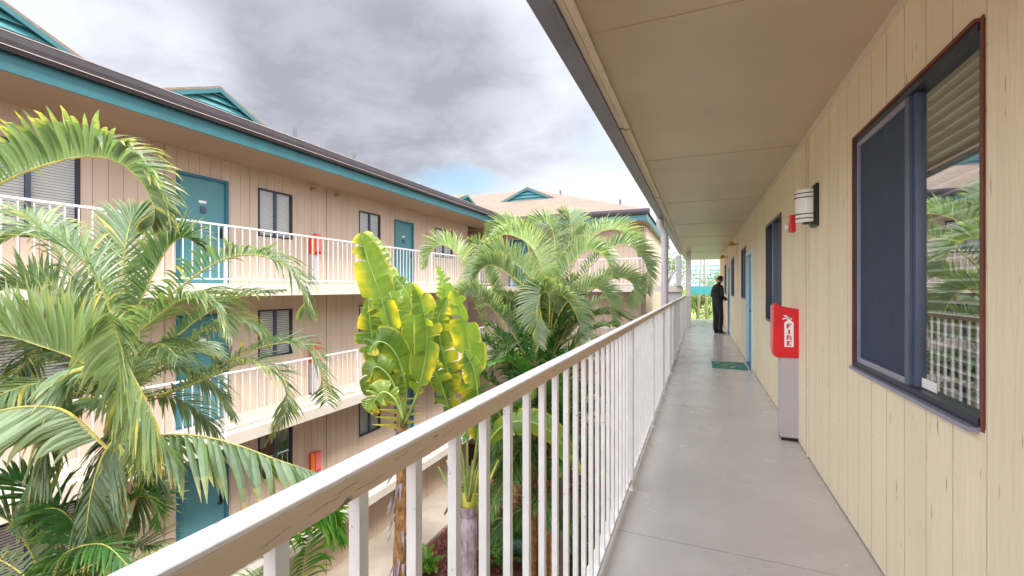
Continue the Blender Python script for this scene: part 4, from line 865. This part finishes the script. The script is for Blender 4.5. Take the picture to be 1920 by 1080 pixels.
g0 = P(1040, 920, 12.6); g0.z = -5.95; r_ = empty('croton_bush', g0, 'small bush with yellow leaves among the green ferns', 'plant')
m = MB(); m.leaf = True
for k in range(160):
    c_ = g0 + Vector((rs.gauss(0, .2), rs.gauss(0, .2), rs.uniform(.2, .9))); d = Vector((rs.uniform(-1, 1), rs.uniform(-1, 1), rs.uniform(-.2, 1))).normalized(); sd = d.cross(Vector((0, 0, 1))).normalized() * .03
    m.face([c_, c_ + d * .08 + sd, c_ + d * .18, c_ + d * .08 - sd], 0, .8, rs.random())
m.build('crown', M['banana'], r_); m = MB(); m.tube([g0, g0 + Vector((0, 0, .7))], [.02, .01], 6); m.build('stem', M['bark'], r_)
# ground cover
m = MB(); m.leaf = True
for k in range(16000):
    x = rs.uniform(-7.0, -.6); y = rs.uniform(6, 17); h = noise.noise(Vector((x * .8, y * .8, 0)))
    if h < -.25: continue
    c_ = Vector((x, y, -5.95 + rs.uniform(0, .12 + .25 * max(0, h)))); an = rs.uniform(0, 6.28); d = Vector((math.cos(an), math.sin(an), rs.uniform(-.1, 1.0))).normalized(); sd = Vector((-math.sin(an), math.cos(an), 0)) * .018
    l_ = rs.uniform(.08, .2); m.face([c_ - sd * .4, c_ + d * l_ * .5 + sd, c_ + d * l_, c_ + d * l_ * .5 - sd], 0, rs.random(), rs.random() ** 4)
tag(m.build('ground_cover', M['redleaf'], loc=(0, 0, -5.95)), 'low dark red ground cover and leaf litter in the planting bed', 'ground cover', kind='stuff')
# --- trees beyond
def tree(x, y, zb, h, r, label, n=5200, leaf='tree', seed=1, ls=.14):
    rg = random.Random(seed); root = empty('leafy_tree', (x, y, zb), label, 'tree', 'trees beyond the buildings'); m = MB(); top = Vector((x, y, zb + h))
    m.tube([(x, y, zb - .3), (x + .1, y, zb + h * .4), (x, y, zb + h * .75)], [r * .10, r * .07, r * .03], 9)
    cl = []
    for k in range(16):
        an = rg.uniform(0, 6.28); rr_ = r * rg.uniform(.1, .85); c_ = Vector((x + rr_ * math.cos(an), y + rr_ * math.sin(an), zb + h * rg.uniform(.35, .95))); cl.append((c_, r * rg.uniform(.25, .45)))
        m.tube([(x, y, zb + h * rg.uniform(.25, .5)), c_], [r * .035, r * .012], 6)
    m.build('trunk', M['bark'], root); f = MB(); f.leaf = True
    for k in range(n):
        c_, cr = cl[k % len(cl)]; d = Vector((rg.gauss(0, 1), rg.gauss(0, 1), rg.gauss(0, .8))).normalized() * cr * rg.random() ** .35; p = c_ + d
        a = Vector((rg.uniform(-1, 1), rg.uniform(-1, 1), rg.uniform(-.8, .6))).normalized(); b_ = a.cross(Vector((rg.uniform(-1, 1), rg.uniform(-1, 1), 1))).normalized()
        l_ = ls * rg.uniform(.6, 1.3); f.face([p, p + a * l_ * .5 + b_ * l_ * .22, p + a * l_, p + a * l_ * .5 - b_ * l_ * .22], 0, rg.random() * .6 + .4 * (k % len(cl)) / len(cl), 0)
    f.build('crown', M[leaf], root)
tree(-2.6, 34, -1.05, 5.0, 2.2, 'leafy tree seen through the white railing left of the bright column', seed=1)
tree(1.6, 40, -1.05, 5.4, 2.6, 'pale leafy tree behind the teal footbridge', seed=2)
tree(-.2, 32.5, -1.05, 2.1, 1.1, 'low yellow green bush below the left end of the footbridge', n=2600, seed=3)
tree(1.5, 31, -1.05, 1.9, 1.0, 'low yellow green bush below the middle of the footbridge', n=2600, seed=4)
tree(5.5, 42, -1.05, 6.2, 3, 'large tree behind the right side of the footbridge', seed=5)
tree(-6, 44, -1.05, 4.5, 3, 'dark tree farthest away beyond the stair support', seed=6, leaf='tree')
q = P(632, 300, 30); tree(q.x, q.y, -5.95, q.z + 6.35, 1.6, 'tree top peeping over the long gutter between the two roof pipes', n=2500, seed=7, ls=.3)
for k, (px, lb) in enumerate(((1308, 'slim pale trunk beyond the walkway, left one'), (1326, 'slim pale leaning trunk beyond the walkway, right one'))):
    g0 = P(px, 600, 28); g0.z = -1.05; r_ = empty('palm_tree', g0, lb + ', under the footbridge', 'palm tree'); m = MB(); t_ = g0 + Vector((.3 - .5 * k, 0, 6.0)); m.tube([g0, g0.lerp(t_, .5), t_], [.09, .07, .06], 10); m.build('trunk', M['path'], r_, smooth=True)
    for j in range(12): frond(r_, arch(t_, j * .55, R(rs.uniform(5, 60)), 2.4, .5), .5, wid=.05, n=30, V=(15, 0), droop=.7, rng=rs)

# ------------------------------------------------------------------ person
def person():
    X, Y = .50, 15.05; r = empty('person', (X, Y, .005), 'person in a black suit standing at the far blue door with head bowed', 'person')
    yaw = R(58)                                   # turned towards the door at the right, seen mostly from behind
    fw = Vector((math.sin(yaw), math.cos(yaw), 0)); rt = Vector((math.cos(yaw), -math.sin(yaw), 0))
    O = Vector((X, Y, 0))
    def pt(a, f, z): return O + rt * a + fw * f + Vector((0, 0, z))
    def skin_obj(name, nodes, edges, mt, par, sub=2):
        me = bpy.data.meshes.new(name); me.from_pydata([tuple(pt(*n[:3]) - W[r.name]) for n in nodes], edges, []); me.update()
        o = bpy.data.objects.new(name, me); C.objects.link(o); o.parent = par; W[o.name] = W[r.name]
        me.materials.append(mt); o.modifiers.new('skin', 'SKIN')
        sv = me.skin_vertices[0].data
        for i, n in enumerate(nodes): sv[i].radius = (n[3], n[4] if len(n) > 4 else n[3]); sv[i].use_root = (i == 0)
        s = o.modifiers.new('sub', 'SUBSURF'); s.levels = sub; s.render_levels = sub
        for pz in me.polygons: pz.use_smooth = True
        return o
    body = [(0, 0, .93, .185, .14), (0, 0, 1.12, .17, .125), (0, .0, 1.30, .185, .12), (0, .02, 1.44, .15, .09), (0, .035, 1.51, .06, .06), (0, .07, 1.60, .065, .07),
            (-.19, .01, 1.42, .062), (-.255, -.03, 1.14, .048), (-.17, .17, 1.02, .036), (.19, .01, 1.42, .062), (.25, -.01, 1.14, .048), (.17, .19, 1.06, .036),
            (-.095, 0, .86, .108), (-.105, .02, .50, .085), (-.105, -.01, .12, .072), (.095, 0, .86, .108), (.115, .03, .50, .085), (.12, .0, .12, .072), (-.11, .09, .05, .038), (.13, .10, .05, .038)]
    ed = [(0, 1), (1, 2), (2, 3), (3, 4), (4, 5), (3, 6), (6, 7), (7, 8), (3, 9), (9, 10), (10, 11), (0, 12), (12, 13), (13, 14), (14, 18), (0, 15), (15, 16), (16, 17), (17, 19)]
    b = skin_obj('body', body, ed, M['suit'], r)
    # head, built as a shaped ball with face relief
    me = bpy.data.meshes.new('head'); bm = bmesh.new(); bmesh.ops.create_uvsphere(bm, u_segments=24, v_segments=18, radius=1)
    hc = (0, .085, 1.655); pitch = R(-24)
    for v in bm.verts:
        x, y, z = v.co; fx, fy, fz = x * .075, y * .095, z * .118
        if z < -.2: fx *= 1 - .28 * (-z - .2); fy *= 1 - .18 * (-z - .2)
        if y > .85 and abs(x) < .25 and -.3 < z < .15: fy += .018                     # nose
        if y > .75 and abs(abs(x) - .38) < .16 and .05 < z < .25: fy -= .010          # eye sockets
        if y > .75 and abs(x) < .35 and -.58 < z < -.42: fy += .005                   # lips
        c, s = math.cos(pitch), math.sin(pitch); fy, fz = fy * c - fz * s, fy * s + fz * c
        v.co = pt(hc[0] + fx, hc[1] + fy, hc[2] + fz) - W[r.name]
    bm.to_mesh(me); bm.free(); me.materials.append(M['skin']); h = bpy.data.objects.new('head', me); C.objects.link(h); h.parent = r; W[h.name] = W[r.name]
    for pz in me.polygons: pz.use_smooth = True
    me = bpy.data.meshes.new('hair'); bm = bmesh.new(); bmesh.ops.create_uvsphere(bm, u_segments=24, v_segments=18, radius=1)
    for v in list(bm.verts):
        if (v.co.y > .45 and v.co.z < .45) or v.co.z < -.45: bm.verts.remove(v)
    for v in bm.verts:
        x, y, z = v.co; k = 1 + .03 * noise.noise(Vector((x, y, z)) * 9); fx, fy, fz = x * .083 * k, y * .103 * k - .004, z * .126 * k
        c, s = math.cos(pitch), math.sin(pitch); fy, fz = fy * c - fz * s, fy * s + fz * c; v.co = pt(hc[0] + fx, hc[1] + fy, hc[2] + fz) - W[r.name]
    bm.to_mesh(me); bm.free(); me.materials.append(M['hair']); o = bpy.data.objects.new('hair', me); C.objects.link(o); o.parent = h; o.location = (0, 0, 0)
    for pz in me.polygons: pz.use_smooth = True
    for s in (-1, 1):
        skin_obj('ear', [(s * .076, .075, 1.64, .012, .02), (s * .084, .068, 1.665, .012, .018)], [(0, 1)], M['skin'], h, 1)
    skin_obj('collar', [(-.03, .02, 1.535, .02, .010), (.0, .012, 1.54, .022, .010), (.03, .02, 1.535, .02, .010)], [(0, 1), (1, 2)], M['signw'], r, 1)
    skin_obj('shirt_hem', [(-.15, -.06, .985, .022, .012), (-.11, -.10, .985, .022, .012), (-.06, -.118, .985, .02, .01)], [(0, 1), (1, 2)], M['signw'], r, 1)
    for s in (-1, 1):                              # hands held together in front
        w0 = (s * .17, .18, 1.03 if s < 0 else 1.06); w1 = (s * .06, .27, 1.04)
        hd = [(w0[0], w0[1], w0[2], .024), ((w0[0] + w1[0]) / 2, (w0[1] + w1[1]) / 2, 1.04, .028, .020), (w1[0], w1[1], 1.04, .030, .018)]
        nodes = list(hd); edg = [(0, 1), (1, 2)]
        for f_ in range(4):
            z_ = 1.066 - f_ * .018; k = len(nodes); ln = (.9, 1, .95, .75)[f_]
            nodes += [(w1[0] - s * .035 * ln, w1[1] + .006, z_, .0085), (w1[0] - s * .06 * ln, w1[1] - .012, z_ - .004, .0078), (w1[0] - s * .075 * ln, w1[1] - .032, z_ - .006, .0068)]; edg += [(2, k), (k, k + 1), (k + 1, k + 2)]
        k = len(nodes); nodes += [(w1[0] + s * .01, w1[1] - .005, 1.082, .010), (w1[0] - s * .02, w1[1] - .012, 1.094, .008)]; edg += [(1, k), (k, k + 1)]
        skin_obj('hand', nodes, edg, M['skin'], r, 1)
    for s, f0 in ((-1, 0), (1, .005)):
        x = s * .115
        skin_obj('shoe', [(x, -.04 + f0, .045, .042, .038), (x, .06 + f0, .042, .046, .034), (x + s * .012, .16 + f0, .034, .040, .026), (x + s * .015, .20 + f0, .03, .025, .02)], [(0, 1), (1, 2), (2, 3)], M['shoe'], r, 1)
person()
